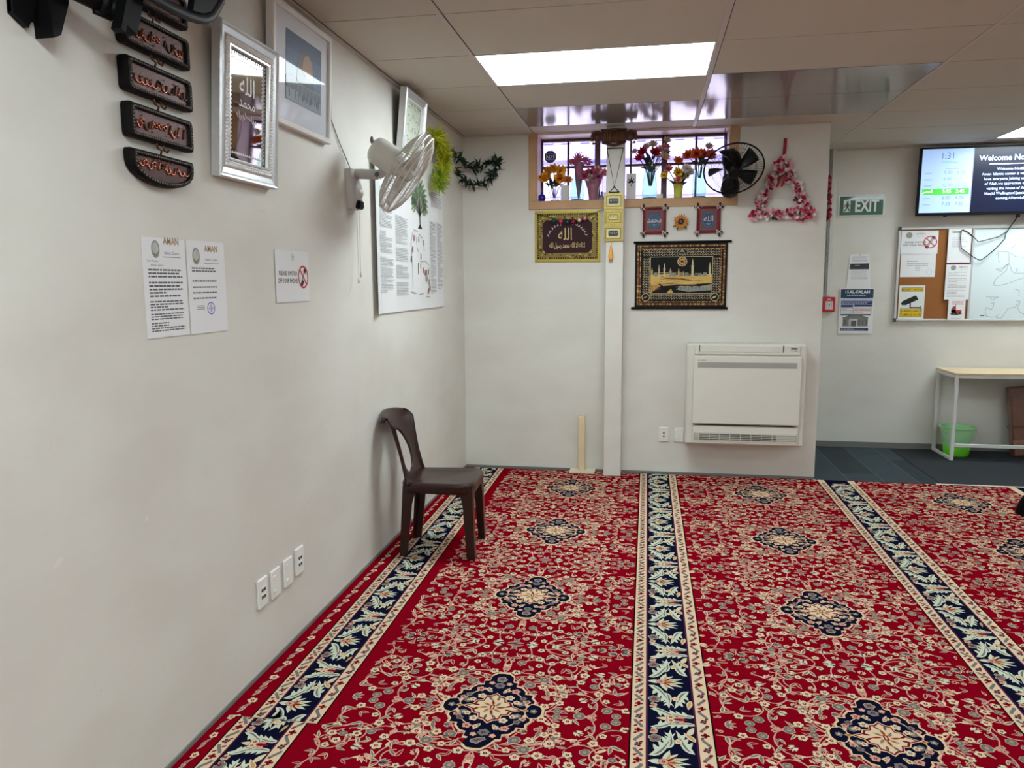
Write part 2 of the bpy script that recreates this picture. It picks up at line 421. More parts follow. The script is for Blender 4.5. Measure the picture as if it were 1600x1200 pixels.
# building across the yard, seen through the panes
LAV = mat('lavender_sheet_metal', (176,170,222), 0.6, var=0.1, scale=5)
WHT = mat('white_weatherboard', (246,244,250), 0.7, var=0.04, scale=4)
ob_ = M()
for k in range(60):
    x = -1.5+k*.14; ob_.box((x,8.6,-.5),(x+.07,8.62,3.35), WHT); ob_.box((x+.07,8.61,-.5),(x+.14,8.63,3.35), WHT)
ob_.box((-1.5,8.64,-.5),(6.9,8.9,4.5), WHT)
ob_.box((-1.5,8.35,2.78),(6.9,8.62,2.95), LAV, .01)
for k in range(40):
    x = -1.5+k*.2; ob_.box((x,8.45,2.98),(x+.1,8.6,5.4), LAV); ob_.box((x+.1,8.5,2.98),(x+.2,8.6,5.4), WHT if k%3 else LAV)
ob_.box((.75,8.3,2.2),(.95,8.5,2.72), LAV, .01); ob_.box((-1.5,8.5,2.42),(6.9,8.6,2.46), LAV)
struct('trim_3', ob_)
yd = M(); yd.box((-1.5,D+.24,-.6),(XE-.2,9.0,-.5), mat('concrete_yard',(170,168,166),.9,var=.1)); struct('trim_4', yd)

# ================================================================== patterned carpet
CR = mat('carpet_crimson', (128,4,24), 0.95, var=0.16, scale=60, bump=0.5, bscale=900, spec=0.0)
CC = mat('carpet_cream', (216,190,158), 0.95, var=0.08, scale=80, spec=0.0)
CN = mat('carpet_navy', (16,18,40), 0.95, var=0.15, scale=60, spec=0.0)
CG = mat('carpet_grey', (112,110,108), 0.95, var=0.15, scale=80, spec=0.0)
CP = mat('carpet_pink', (204,150,132), 0.95, var=0.1, scale=80, spec=0.0)
CB = mat('carpet_black', (26,14,16), 0.95, var=0.1, spec=0.0)
CM = mat('carpet_mint', (196,202,180), 0.95, var=0.1, scale=80, spec=0.0)
CD = mat('carpet_dark_red', (126,22,32), 0.95, var=0.12, spec=0.0)
CT = mat('carpet_tan', (190,150,100), 0.95, var=0.12, spec=0.0)
CU = mat('carpet_purple', (82,30,56), 0.95, var=0.1, spec=0.0)
YC0, YC1 = -1.6, 5.920

def lerp_tab(t, x):
    if x <= t[0][0]: return t[0][1]
    for (a,p),(b,q) in zip(t, t[1:]):
        if x <= b: return p+(q-p)*(x-a)/(b-a)
    return t[-1][1]
YSEAM = 2.27
def xl(y):  return lerp_tab([(-2,.318),(YSEAM-1e-4,.320),(YSEAM+1e-4,.355),(3.0,.352),(5.92,.322)], y)
def x3(y):  return lerp_tab([(2.6,2.697),(5.9,2.730)], y)
# sections of the width: red edge, left border, field, border, field, border, field, border, field
NOM = [('e',.11),('b',.24),('f',1.064),('b',.268),('f',1.032),('b',.262),('f',1.04),('b',.262),('f',1.05)]
def bounds(y):
    a = xl(y); c = x3(y)
    return [0, a-.238, a, 1.414, 1.682, c, c+.262, c+1.31, c+1.572, c+2.62]
cp = Sheet((0,0,0), EX, EY, 0.00025)
def sec_warp(k):
    wnom = NOM[k][1]
    def f(a, b):
        B_ = bounds(b); return B_[k]+(B_[k+1]-B_[k])*a/wnom, b
    return f
# ---- motif drawing: functions emit (polygon, material, layer)
def leaf(x, y, ang, L, W, bend=0.0, n=6):
    up = []; dn = []
    for i in range(n+1):
        t = i/n; wv = W/2*math.sin(PI*min(1, t**.75)); cx_ = L*t; cy_ = bend*L*math.sin(PI*t*.5)*t
        up.append((cx_, cy_+wv)); dn.append((cx_, cy_-wv))
    pts = up+dn[-2:0:-1]; c, s_ = math.cos(ang), math.sin(ang)
    return [(x+a*c-b*s_, y+a*s_+b*c) for a,b in pts]
def flower(out, x, y, r, rot, petals, pm, cm, om, ly=4, n=7):
    for k in range(petals):
        a = rot+2*PI*k/petals; px, py = x+r*.58*math.cos(a), y+r*.58*math.sin(a)
        out.append(([(px+r*.52*math.cos(2*PI*i/n), py+r*.52*math.sin(2*PI*i/n)) for i in range(n)], om, ly))
        out.append(([(px+r*.43*math.cos(2*PI*i/n), py+r*.43*math.sin(2*PI*i/n)) for i in range(n)], pm, ly+1))
    out.append(([(x+r*.36*math.cos(2*PI*i/8), y+r*.36*math.sin(2*PI*i/8)) for i in range(8)], cm, ly+2))
    out.append(([(x+r*.14*math.cos(2*PI*i/6), y+r*.14*math.sin(2*PI*i/6)) for i in range(6)], pm, ly+3))
def tulip(out, x, y, r, rot, a_, b_, om, ly=4):
    for d,L,w_ in ((-.75,1.5,.75),(.75,1.5,.75),(-.35,1.9,.6),(.35,1.9,.6),(0,2.0,.6)):
        out.append((leaf(x-r*.7*math.cos(rot), y-r*.7*math.sin(rot), rot+d, r*L, r*w_, 0), om, ly))
        out.append((leaf(x-r*.62*math.cos(rot), y-r*.62*math.sin(rot), rot+d, r*L*.86, r*w_*.6, 0), a_ if abs(d) > .2 else b_, ly+1))
    out.append(([(x-r*.5*math.cos(rot)+r*.3*math.cos(2*PI*i/7), y-r*.5*math.sin(rot)+r*.3*math.sin(2*PI*i/7)) for i in range(7)], b_, ly+2))
def oleaf(out, x, y, ang, L, W, fill, om, ly=2, bend=.2):
    out.append((leaf(x, y, ang, L, W, bend), om, ly))
    c, s_ = math.cos(ang), math.sin(ang)
    out.append((leaf(x+c*L*.09, y+s_*L*.09, ang, L*.8, W*.52, bend), fill, ly+1))
def vine(out, pts, w_, m, ly=1):
    N = len(pts); up = []; dn = []
    for i in range(N):
        a = pts[max(0,i-1)]; b = pts[min(N-1,i+1)]; dx, dy = b[0]-a[0], b[1]-a[1]; L = math.hypot(dx,dy) or 1e-9
        up.append((pts[i][0]-dy/L*w_/2, pts[i][1]+dx/L*w_/2)); dn.append((pts[i][0]+dy/L*w_/2, pts[i][1]-dx/L*w_/2))
    for i in range(N-1): out.append(([dn[i],dn[i+1],up[i+1],up[i]], m, ly))
def spiral(x, y, ang, L, curl, n=14):
    pts = [(x,y)]; a = ang
    for i in range(n):
        a += curl*(1+1.6*i/n)/n; x += L/n*math.cos(a); y += L/n*math.sin(a); pts.append((x,y))
    return pts
# ---- field repeat: half (right of the medallion axis), mirrored; the repeat runs .98 m
MED = [(0,.235),(.022,.232),(.040,.212),(.044,.178),(.062,.174),(.060,.148),(.082,.142),(.098,.120),(.100,.102),(.128,.102),(.126,.080),(.140,.062),(.138,.042),(.160,.036),(.171,.018),(.173,0)]
def medal(s_):
    q = [(a*s_+(.008*(s_-1)*0), b*s_) for a,b in MED]
    return q + [(a,-b) for a,b in q[-2::-1]] + [(-a,-b) for a,b in q[1:]] + [(-a,b) for a,b in q[-2:0:-1]]
def medallion():
    out = []
    for a,b in MED[2:13:2]:
        for sx,sy in ((1,1),(-1,1),(1,-1),(-1,-1)):
            out.append((leaf(a*sx,b*sy, math.atan2(b*sy,a*sx)+.5*sx*sy, .03, .012), CP, 6))
    out.append((medal(1.07), CC, 7)); out.append((medal(1.02), CB, 8)); out.append((medal(.98), CN, 9))
    for sy in (1,-1):
        flower(out, 0, .195*sy, .019, 0, 5, CG, CD, CC, 10)
        flower(out, 0, .15*sy, .021, .3, 6, CG, CU, CB, 10)
        for sx in (1,-1):
            flower(out, .033*sx, .165*sy, .012, 0, 5, CP, CC, CB, 10)
            flower(out, .052*sx, .072*sy, .017, .2, 5, CC, CG, CB, 10)
            flower(out, .066*sx, .118*sy, .017, .2, 5, CP, CD, CB, 10)
            flower(out, .100*sx, .075*sy, .014, .2, 5, CG, CD, CB, 10)
            flower(out, .095*sx, .038*sy, .016, .5, 6, CG, CC, CB, 10)
            oleaf(out, .02*sx, .10*sy, (.9 if sx > 0 else PI-.9)*sy, .045, .016, CG, CC, 10)
            oleaf(out, .125*sx, .02*sy, (1.9 if sx > 0 else PI-1.9)*sy, .05, .016, CC, CP, 10)
    for sx in (1,-1):
        flower(out, .148*sx, 0, .014, 0, 5, CG, CC, CB, 11); flower(out, .118*sx, 0, .013, 0, 4, CT, CD, CB, 11)
    st = [(.088,0),(.058,.014),(.052,.030),(.034,.034),(.030,.056),(.014,.060),(0,.075)]
    st = st+[(-a,b) for a,b in st[-2::-1]]; st = st+[(a,-b) for a,b in st[-2:0:-1]]
    for sx in (1,-1):
        for sy in (1,-1):
            vine(out, [(.012*sx+.100*sx*math.sin(k*PI/16),.020*sy+.105*sy*math.cos(k*PI/16)) for k in range(1,8)], .004, CC, 10)
            vine(out, [(.152*sx-.035*sx*math.cos(k*PI/6),.050*sy*math.sin(k*PI/6)) for k in range(0,4)], .0035, CC, 12)
            flower(out, .080*sx, .045*sy, .013, .4, 5, CC, CD, CB, 11); flower(out, .035*sx, .120*sy, .012, .4, 5, CC, CD, CB, 11); flower(out, .118*sx, .055*sy, .012, .1, 5, CP, CU, CB, 11)
    st = [(a*1.06,b*1.12) for a,b in st]
    out.append(([(a*1.20,b*1.18) for a,b in st], CC, 13)); out.append(([(a*1.13,b*1.11) for a,b in st], CD, 14)); out.append((st, CC, 15))
    for sx in (1,-1):
        for sy in (1,-1): oleaf(out, .046*sx, .008*sy, (.35 if sx > 0 else PI-.35)*sy, .030, .010, CD, CB, 16); oleaf(out, .010*sx, .046*sy, (1.2 if sx > 0 else PI-1.2)*sy, .028, .010, CG, CB, 16)
    for k in range(8):
        a = k*PI/4; oleaf(out, .012*math.cos(a), .012*math.sin(a), a, .034 if k%2 else .042, .014, CG if k%2 else CD, CT, 16)
    out.append(([(.008,.014),(-.008,.014),(-.008,-.014),(.008,-.014)], CD, 19)); out.append(([(.003,.009),(-.003,.009),(-.003,-.009),(.003,-.009)], CC, 20))
    return out
def field_half(seed, W=.56, Hh=.49):
    """one quarter of the repeat, x from the axis outward, y from the medallion centre to the half-way point"""
    rnd = random.Random(seed); out = []; pts = []
    def free(x, y, d):
        if (abs(x)/.195)**1.15+(abs(y)/.265)**1.15 < 1.0: return False
        return all((x-a)**2+(y-b)**2 > (d+e)**2*1.25 for a,b,e in pts)
    stems = [(0,.25,PI/2-.5,.30,1.9),(0.0,.25,.35,.42,-1.6),(.18,.0,.6,.34,2.0),(.18,.0,-.2+.9,.40,-2.4),(.30,.22,2.2,.30,2.4),(.52,.10,2.0,.34,-2.2),(.40,.44,3.3,.36,-1.8),(.12,.46,.1,.40,1.4),(.50,.40,-2.2,.34,2.3),(.34,.30,-.4,.28,-2.6),(.25,.12,1.2,.2,3.0),(.44,.2,.4,.2,3.0)]
    for x,y,a,L,c in stems:
        v = spiral(x,y,a,L,c); vine(out, v, .0052, CP, 1)
        for i in range(2, len(v), 2):
            px, py = v[i]; aa = math.atan2(v[i][1]-v[i-1][1], v[i][0]-v[i-1][0])
            k = rnd.random()
            if k < .34:
                r = rnd.uniform(.016,.021)
                ox, oy = px+rnd.uniform(-.02,.02), py+rnd.uniform(-.02,.02)
                if -.0 < ox < W and -.0 < oy < Hh and free(ox,oy,r): pts.append((ox,oy,r)); flower(out, ox, oy, r, rnd.random()*6, 5, CC, CD if rnd.random() < .6 else CN, CB)
            oleaf(out, px, py, aa+rnd.choice([-1,1])*rnd.uniform(.5,1.0), rnd.uniform(.028,.045), rnd.uniform(.011,.016), rnd.choice([CG,CG,CD,CC]), rnd.choice([CC,CP,CC]))
    for t in range(16):
        v = spiral(rnd.uniform(0,W), rnd.uniform(0,Hh), rnd.random()*2*PI, rnd.uniform(.22,.42), rnd.choice([-1,1])*rnd.uniform(1.4,3.0), 16)
        v = [q for q in v if (abs(q[0])/.18)**1.15+(abs(q[1])/.25)**1.15 > 1.0 and -.0 <= q[0] and 0 <= q[1] <= Hh]
        v = v if all(math.hypot(a[0]-b[0],a[1]-b[1]) < .05 for a,b in zip(v,v[1:])) else v[:4]
        if len(v) > 3: vine(out, v, .0050, CP, 1)
    for t in range(1500):
        x, y = rnd.uniform(0,W), rnd.uniform(0,Hh); k = rnd.random(); r = rnd.uniform(.015,.026)
        if not free(x,y,r): continue
        pts.append((x,y,r)); rot = rnd.random()*2*PI
        if k < .22: flower(out, x, y, r*.92, rot, 5, CC, rnd.choice([CD,CN,CB]), CB)
        elif k < .46: tulip(out, x, y, r*.95, rot, rnd.choice([CG,CP,CM]), rnd.choice([CD,CT,CU]), CC)
        elif k < .56: flower(out, x, y, r*.9, rot, 7, CG, CT, CC)
        elif k < .9:
            for d in (-.6,.5): oleaf(out, x-.6*r*math.cos(rot), y-.6*r*math.sin(rot), rot+d, r*1.9, r*.72, rnd.choice([CG,CD,CG]), rnd.choice([CC,CP]))
        else:
            vine(out, spiral(x-r*.7, y, rot, r*3.0, 4.0, 9), .0048, CP, 3); flower(out, x, y, r*.5, rot, 5, CP, CD, CB)
    return out
MEDP = medallion(); FQ = field_half(11); FQ2 = field_half(23)
_jit = random.Random(3)
def stamp(polys, ox, oy, sx, sy, xlo, xhi):
    for p, m, ly in polys:
        c = sum(a for a,b in p)/len(p)*sx+ox
        yv = sum(b for a,b in p)/len(p)*sy+oy
        if c < xlo+.012 or c > xhi-.012 or yv > YC1-.012 or yv < YC0+.01: continue
        q = [(min(max(a*sx+ox, xlo), xhi), min(b*sy+oy, YC1)) for a,b in p]
        if sx*sy < 0: q = q[::-1]
        cp.poly(q, m, ly+_jit.random()*.4)
def strips(k, m, a0, a1, ly=0, y0=YC0, y1=YC1):
    cp.warp = sec_warp(k); ys = [y0]+[y for y in (YSEAM-1e-3,YSEAM+1e-3,2.6,3.0,4.0,5.0) if y0 < y < y1]+[y1]
    for p,q in zip(ys, ys[1:]): cp.poly([(a0,p),(a1,p),(a1,q),(a0,q)], m, ly)
# backing slab
cp.warp = None
sl = [(0.008,YC0),(5.34,YC0),(5.34,YC1),(0.008,YC1)]
cp.add([cp.P(a,b,0) for a,b in sl]+[Vector((a,b,FZ)) for a,b in sl], [(0,1,2,3),(7,6,5,4),(0,4,5,1),(1,5,6,2),(2,6,7,3),(3,7,4,0)], CR)
# fields
for fi,k in enumerate([2,4,6,8]):
    W = NOM[k][1]; cp.warp = sec_warp(k); ax = .577 if k == 2 else .566
    y0 = [5.404,5.437,5.430,5.42][fi]; lo = .045 if k == 2 else .0
    for j in range(8):
        oy = y0-.981*j
        if k == 8 and oy < 2: continue
        if k == 6 and oy < 1: continue
        stamp(MEDP, ax, oy, 1, 1, 0, W)
        for sx,Q in ((1,FQ),(-1,FQ)):
            for sy in (1,-1): stamp(Q, ax, oy, sx, sy, lo, W)
# borders
def border_tile(W):
    out = []; xa, xb = .055*W/.268, W-.055*W/.268; c = W/2; s_ = W/.268
    def acan(x,y,ang,L,w_,bend,m=CM):
        out.append((leaf(x,y,ang,L,w_,bend,8), m, 3))
        for t in (.3,.5,.7):
            out.append((leaf(x+L*t*math.cos(ang+bend*t*.9), y+L*t*math.sin(ang+bend*t*.9), ang+bend+ (.9 if bend > 0 else -.9), L*.36, w_*.55, 0), m, 3))
        out.append((leaf(x+.1*L*math.cos(ang),y+.1*L*math.sin(ang),ang,L*.7,w_*.28,bend,6), CG, 4))
    for oy in (0,):
        # lotus
        for k,a in enumerate((-1.25,-.8,-.35,0,.35,.8,1.25)):
            out.append((leaf(c-.03*s_, oy, a, .085*s_*(1 if abs(a) < .5 else .8), .02, 0), CM, 5)); out.append((leaf(c-.022*s_, oy, a, .055*s_, .009, 0), CD if k%2 else CT, 6))
        out.append((leaf(c-.03*s_, 0, PI, .05*s_, .026, 0), CM, 5)); flower(out, c-.03*s_, 0, .016, 0, 6, CP, CD, CB, 7)
        for sy in (1,-1):
            acan(c-.075*s_, .03*sy, .35*sy, .13*s_, .034, .75*sy)
            acan(c+.07*s_, .055*sy, 2.5*sy, .12*s_, .032, -.55*sy)
            acan(c-.07*s_, .19*sy, -.1*sy, .11*s_, .030, .7*sy)
            acan(c-.015*s_, .075*sy, 1.0*sy, .095*s_, .026, .5*sy); acan(c+.085*s_, .215*sy, 2.7*sy, .10*s_, .026, .6*sy)
            out.append((leaf(c-.085*s_, .075*sy, 1.7*sy, .075, .018, -.6*sy), CM, 3)); out.append((leaf(c+.085*s_, .02*sy, 1.5*sy, .06, .016, .5*sy), CM, 3))
            flower(out, c-.055*s_, .125*sy, .021, .4, 5, CG, CD, CC, 5)
            flower(out, c-.06*s_, .165*sy, .015, .4, 5, CP, CU, CC, 5)
            flower(out, c+.02*s_, .115*sy, .015, .4, 5, CC, CT, CB, 5)
            oleaf(out, c+.075*s_, .12*sy, 2.0*sy, .06, .022, CT, CC, 5)
            oleaf(out, c+.05*s_, .155*sy, .9*sy, .055, .022, CM, CC, 5)
            out.append((leaf(c+.01*s_, .23*sy, (PI+.2)*sy, .09*s_, .02, .5*sy), CM, 4))
            out.append((leaf(c+.075*s_, .19*sy, 1.4*sy, .07, .018, -.8*sy), CM, 4))
        for sy in (1,-1):
            for a in (0,.5,-.5): out.append((leaf(c+.01*s_, .245*sy, a if sy > 0 else -a, .05*s_, .016, 0), CP if a else CD, 5))
            flower(out, c, .235*sy, .016, 0, 5, CC, CD, CB, 6)
            out.append((leaf(c, .245*sy, PI, .05*s_, .02, 0), CC, 5))
    return out, xa, xb
def band_tile(x, sgn):
    out = []
    for j in range(3):
        y = -.245+.0817+.1633*j
        flower(out, x, y, .0145, 0, 4, CD, CB, CC, 4); flower(out, x, y+.0817, .0135, .4, 4, CU, CG, CC, 4)
        for s_ in (1,-1):
            yy = y+.0408*s_+(.0817 if False else 0)
            p = [(x+sgn*s_*.012*math.cos(PI*t/6), yy-.022+.044*t/6) for t in range(7)]
            vine(out, p, .0115, CG, 3)
            out.append((leaf(x-.016, yy-.02*s_, .7, .020, .009, 0), CD, 3)); out.append((leaf(x+.016, yy+.02*s_, PI+.7, .020, .009, 0), CD, 3))
    return out
for bi,k in enumerate([1,3,5,7]):
    W = NOM[k][1]; s_ = W/.268
    strips(k, CB, -.006, W+.006, 1); strips(k, CC, 0.0, W, 2)
    strips(k, CU, .049*s_, W-.049*s_, 3); strips(k, CN, .056*s_, W-.056*s_, 4)
    T, xa, xb = border_tile(W); T = [(p,m,l+2) for p,m,l in T]
    Bn = [(p,m,l+1) for p,m,l in band_tile(.0245*s_, 1)+band_tile(W-.0245*s_, -1)]
    cp.warp = sec_warp(k)
    oy = 5.80-.12*bi
    while oy > (-1.4 if k < 6 else 2.0):
        stamp(T, 0, oy, 1, 1, xa, xb); stamp(Bn, 0, oy, 1, 1, -.01, W+.01); oy -= .49
# red edge with small flowers along the left wall
cp.warp = sec_warp(0); E_ = []
rnd = random.Random(8)
for j in range(9):
    y = .05+.055*j
    if j%2: flower(E_, .06, y, .018, rnd.random(), 5, CC, CD, CB)
    else: oleaf(E_, .04, y, .8, .05, .014, CG, CP); oleaf(E_, .06, y+.01, -2.2, .04, .014, CG, CC)
oy = 5.4
while oy > -1.4: stamp(E_, 0, oy, 1, 1, .0, .108); oy -= .495
# pale whipped end by the entry
cp.warp = None
cp.rect(3.56, YC1-.024, 5.30, YC1, mat('carpet_white_edge',(236,226,214),.95,var=.05,spec=0.0), 22)
single('patterned_carpet', cp, 'crimson floral wall to wall carpet with navy bordered strips and small medallions', 'carpet', (2.6,2.2,FZ))

# ================================================================== on the left wall
BLK = mat('black_plastic', (9,9,10), 0.5, var=0.05, spec=.18)
BLKM = mat('black_steel', (14,14,15), 0.45, metal=0.1, var=0.05, spec=.2)
CHR = mat('chrome', (210,210,214), 0.2, metal=1.0, var=0.02)
WPL = mat('white_plastic', (232,231,226), 0.35, var=0.02)
WPL2 = mat('cool_white_plastic', (206,203,200), 0.4, var=0.02)
PAPER = mat('white_paper', (232,232,234), 0.7, var=0.02, scale=6)
LAM = mat('laminated_paper', (230,231,232), 0.3, var=0.02, scale=6, coat=0.3)
INK = mat('grey_print', (92,92,96), 0.7, var=0.05)
INKL = mat('pale_grey_print', (164,166,168), 0.7, var=0.05)
INKB = mat('black_print', (28,28,30), 0.7, var=0.05)
RED = mat('red_print', (196,40,44), 0.6, var=0.05)
GOLDI = mat('ochre_print', (166,132,86), 0.7, var=0.05)
BLUI = mat('violet_stamp_ink', (112,104,176), 0.7, var=0.1)
EGG = mat('grey_emblem', (150,152,146), 0.7, var=0.3, scale=60)
EGGG = mat('green_emblem', (120,136,104), 0.7, var=0.1)

# ---- black swivel bracket at the top
t = thing('wall_bracket', 'black steel swivel bracket with curved cradle above the copper plaques', 'bracket', (0,1.66,2.1))
a = M(); a.box((0,1.598,2.105),(.014,1.665,2.46), BLKM, .003)
a.prism([(1.598,2.105),(1.640,2.085),(1.668,2.14),(1.668,2.3),(1.598,2.3)], .016, BLKM, (0,0,0), EY, EZ); part('wall_plate', a, t)
a = M(); a.lathe([(0,.004),(.005,.003),(.006,0)], CHR, 10, (.0165,1.612,2.146), EX); a.lathe([(0,.001),(.0075,.0005),(.0075,-.001)], BLKM, 10, (.016,1.612,2.146), EX); part('screw', a, t)
a = M(); a.prism([(1.672,2.44),(1.735,2.44),(1.735,2.17),(1.700,2.085),(1.676,2.072),(1.668,2.2)], .05, BLK, (0,0,0), EY, EZ); part('hook', a, t)
def onx(x,u,v): return on(0,x,u,v)
p0, p1 = onx(.06,60,-45), onx(.13,192,20)
a = M(); a.tube([p0, p0.lerp(p1,.5), p1], .020, BLK, 8, ry=.026); pm = p0.lerp(p1,.72); d = (p1-p0).normalized()
a.tube([pm-d*.006, pm+d*.012], .031, BLK, 10); a.tube([pm-d*.02-EZ*.03, pm+d*.025-EZ*.028], .007, BLK, 6); part('arm', a, t)
p0, p1 = onx(.13,216,-60), onx(.13,197,46)
a = M(); a.tube([p0,p1], .034, BLK, 4, ry=.022); q0, q1 = onx(.16,204,-50), onx(.16,185,48); a.tube([q0,q1], .012, BLK, 4, ry=.020); part('upright', a, t)
loop = [onx(.17,u,v) for u,v in ((205,-30),(228,-12),(250,2),(272,14),(292,23),(308,28.5),(320,29.5),(330,25),(338,14),(345,0),(352,-22),(356,-46))]
a = M(); a.tube(loop, .0095, mat('charcoal_plastic',(42,43,47),.45,var=.05,spec=.25), 8, ry=.016); part('cradle', a, t)
a = M(); pts = [onx(.19,u,v) for u,v in ((309,-60),(307,-20),(302,16),(318,21),(330,18),(340,2),(352,-30),(356,-60))]; n = len(pts); off = Vector((-.02,0,0))
a.add(pts+[q+off for q in pts], [tuple(range(n)), tuple(range(n,2*n))[::-1]]+[(i,n+i,n+(i+1)%n,(i+1)%n) for i in range(n)], mat('blue_black_plastic',(14,14,22),.4,var=.05,spec=.25)); part('pad', a, t)
a = M(); a.box((.255,1.25,2.34),(.300,2.17,2.60), BLK, .01); part('shade_panel', a, t)  # unseen panel added above the frame to shade the wall round the plaques

# ---- chain of carved plaques
CARVE = mat('dark_carved_wood', (13,9,8), 0.6, var=0.15, scale=30, spec=.2)
COPPER = mat('embossed_copper', (74,42,35), 0.42, metal=0.5, var=0.35, scale=55, bump=0.4, bscale=150)
BRIGHT = mat('bright_copper', (200,124,98), 0.25, metal=0.8, var=0.2)
BEADM = mat('pewter_beading', (140,130,120), 0.35, metal=0.5, var=0.3)
t = thing('wall_plaque_chain', 'hanging chain of dark wooden plaques with embossed copper script', 'wall hanging', (0,2.11,1.77))
def plaque(outl, inner, seed, x=.030):
    rnd = random.Random(seed); ys = [p[0] for p in outl]; zs = [p[1] for p in outl]; cy, cz = (min(ys)+max(ys))/2, (min(zs)+max(zs))/2
    a = M(); n = len(outl)
    k = .93
    vs = [Vector((0.004,y,z)) for y,z in outl]+[Vector((x*.75,y,z)) for y,z in outl]+[Vector((x,cy+(y-cy)*k,cz+(z-cz)*(k-.05))) for y,z in outl]+[Vector((x,cy+(y-cy)*.84,cz+(z-cz)*.70)) for y,z in outl]+[Vector((x-.008,cy+(y-cy)*.82,cz+(z-cz)*.66)) for y,z in outl]
    fs = []
    for r in range(4): fs += [(r*n+i, r*n+(i+1)%n, (r+1)*n+(i+1)%n, (r+1)*n+i) for i in range(n)]
    fs += [tuple(range(n))[::-1]]
    a.add(vs, fs, CARVE); fr = part('plaque', a, t)
    b = M(); b.add([Vector((x-.0075,cy+(y-cy)*.83,cz+(z-cz)*.68)) for y,z in outl], [tuple(range(n))], COPPER)
    y0, y1 = cy-(max(ys)-min(ys))*.37, cy+(max(ys)-min(ys))*.37; zc = cz+(.012 if n > 12 else 0)
    yy = y0
    sh = lambda y: 1.0 if n <= 12 else max(.25, 1-abs((y-cy)/(y1-cy))**2*.7)
    while yy < y1-.01:
        L = rnd.uniform(.016,.034); h = rnd.uniform(.012,.024)*sh(yy)
        c = rnd.random()
        if c < .55: pts = [(yy+L*q/6, zc-.010*sh(yy)-.007*math.sin(PI*q/6)+(.014*sh(yy) if q in (0,6) else 0)) for q in range(7)]
        elif c < .8: pts = [(yy+L*.5+.002*q, zc-h*.6+h*1.3*q/4) for q in range(5)]
        else: pts = [(yy+L*.4+.007*math.cos(q), zc+.002+.007*math.sin(q)) for q in range(0,7)]
        b.tube([Vector((x-.006,p,q)) for p,q in pts], .0028, BRIGHT if rnd.random() < .7 else COPPER, 5); 
        if rnd.random() < .6: b.ball((x-.005,yy+L/2,zc+rnd.choice([-.02,.018])*sh(yy)), .0025, BRIGHT, 6)
        yy += L*.8
    part('copper_panel', b, t, sub_of=fr)
    c = M(); P = []
    for i in range(n):
        p, q = Vector((0,)+tuple(outl[i])), Vector((0,)+tuple(outl[(i+1)%n])); m_ = max(1, int((q-p).length/.011))
        for j in range(m_):
            r = p.lerp(q, j/m_); c.ball((x+.001, cy+(r.y-cy)*.885, cz+(r.z-cz)*.79), .0028, BEADM, 6)
    part('beading', c, t, sub_of=fr)
def rrect(y0,z0,y1,z1,r=.012):
    o = []
    for cx_,cz_,a0 in ((y1-r,z1-r,0),(y0+r,z1-r,PI/2),(y0+r,z0+r,PI),(y1-r,z0+r,1.5*PI)):
        o += [(cx_+r*math.cos(a0+k*PI/4), cz_+r*math.sin(a0+k*PI/4)) for k in range(3)]
    return o
plaque(rrect(1.962,2.270,2.278,2.362), None, 21)
plaque(rrect(1.958,2.150,2.278,2.243), None, 1)
plaque(rrect(1.958,2.026,2.279,2.120), None, 2)
plaque(rrect(1.958,1.902,2.270,1.997), None, 3)
half = [(1.962,1.871),(1.957,1.862),(1.958,1.838)]+[(2.110-.152*math.cos(PI*k/12), 1.838-.060*math.sin(PI*k/12)) for k in range(1,12)]+[(2.262,1.838),(2.263,1.862),(2.258,1.871)]
plaque(half[::-1], None, 4)
LINK = mat('aged_brass_link', (104,66,48), 0.35, metal=0.7, var=0.2)
for zt,zb in ((2.272,2.240),(2.152,2.118),(2.028,1.994),(1.904,1.868)):
    a = M(); yc = 2.105
    a.tube([(.02,yc-.02,zt),(.02,yc-.014,(zt+zb)/2+.002),(.022,yc,(zt+zb)/2-.002),(.02,yc-.004,zb)], .0035, LINK, 6)
    a.tube([(.02,yc+.014,zt),(.02,yc+.016,(zt+zb)/2),(.024,yc+.026,(zt+zb)/2-.004),(.022,yc+.034,(zt+zb)/2+.004)], .0035, LINK, 6)
    part('link', a, t)

# ---- picture frames
SILV = mat('silver_gilt', (204,204,205), 0.3, metal=0.45, var=0.12, scale=60, bump=0.15)
SILB = mat('silver_beading', (250,250,252), 0.15, metal=0.1, var=0.08, scale=120)
MIR = mat('mirror_glass', (214,212,200), 0.03, metal=1.0, var=0)
ETCH = mat('etched_white', (236,236,238), 0.5, var=0.05)
def tilt(y0, y1, z0, z1, xb, xt):
    """frame plane leaning out from the wall: origin at the bottom left, U along the wall, V up"""
    V = Vector((xt-xb,0,z1-z0)); return Vector((xb,y0,z0)), EY, V.normalized(), V.length
def rim(m, O, U, V, a0, b0, a1, b1, prof, mt):
    """moulding: profile (inset, height) swept round a rectangle"""
    N = U.cross(V); P = []
    for ins,h in prof:
        P.append([O+U*(a0+ins)+V*(b0+ins)+N*h, O+U*(a1-ins)+V*(b0+ins)+N*h, O+U*(a1-ins)+V*(b1-ins)+N*h, O+U*(a0+ins)+V*(b1-ins)+N*h])
    m.grid(P, mt, False, True)
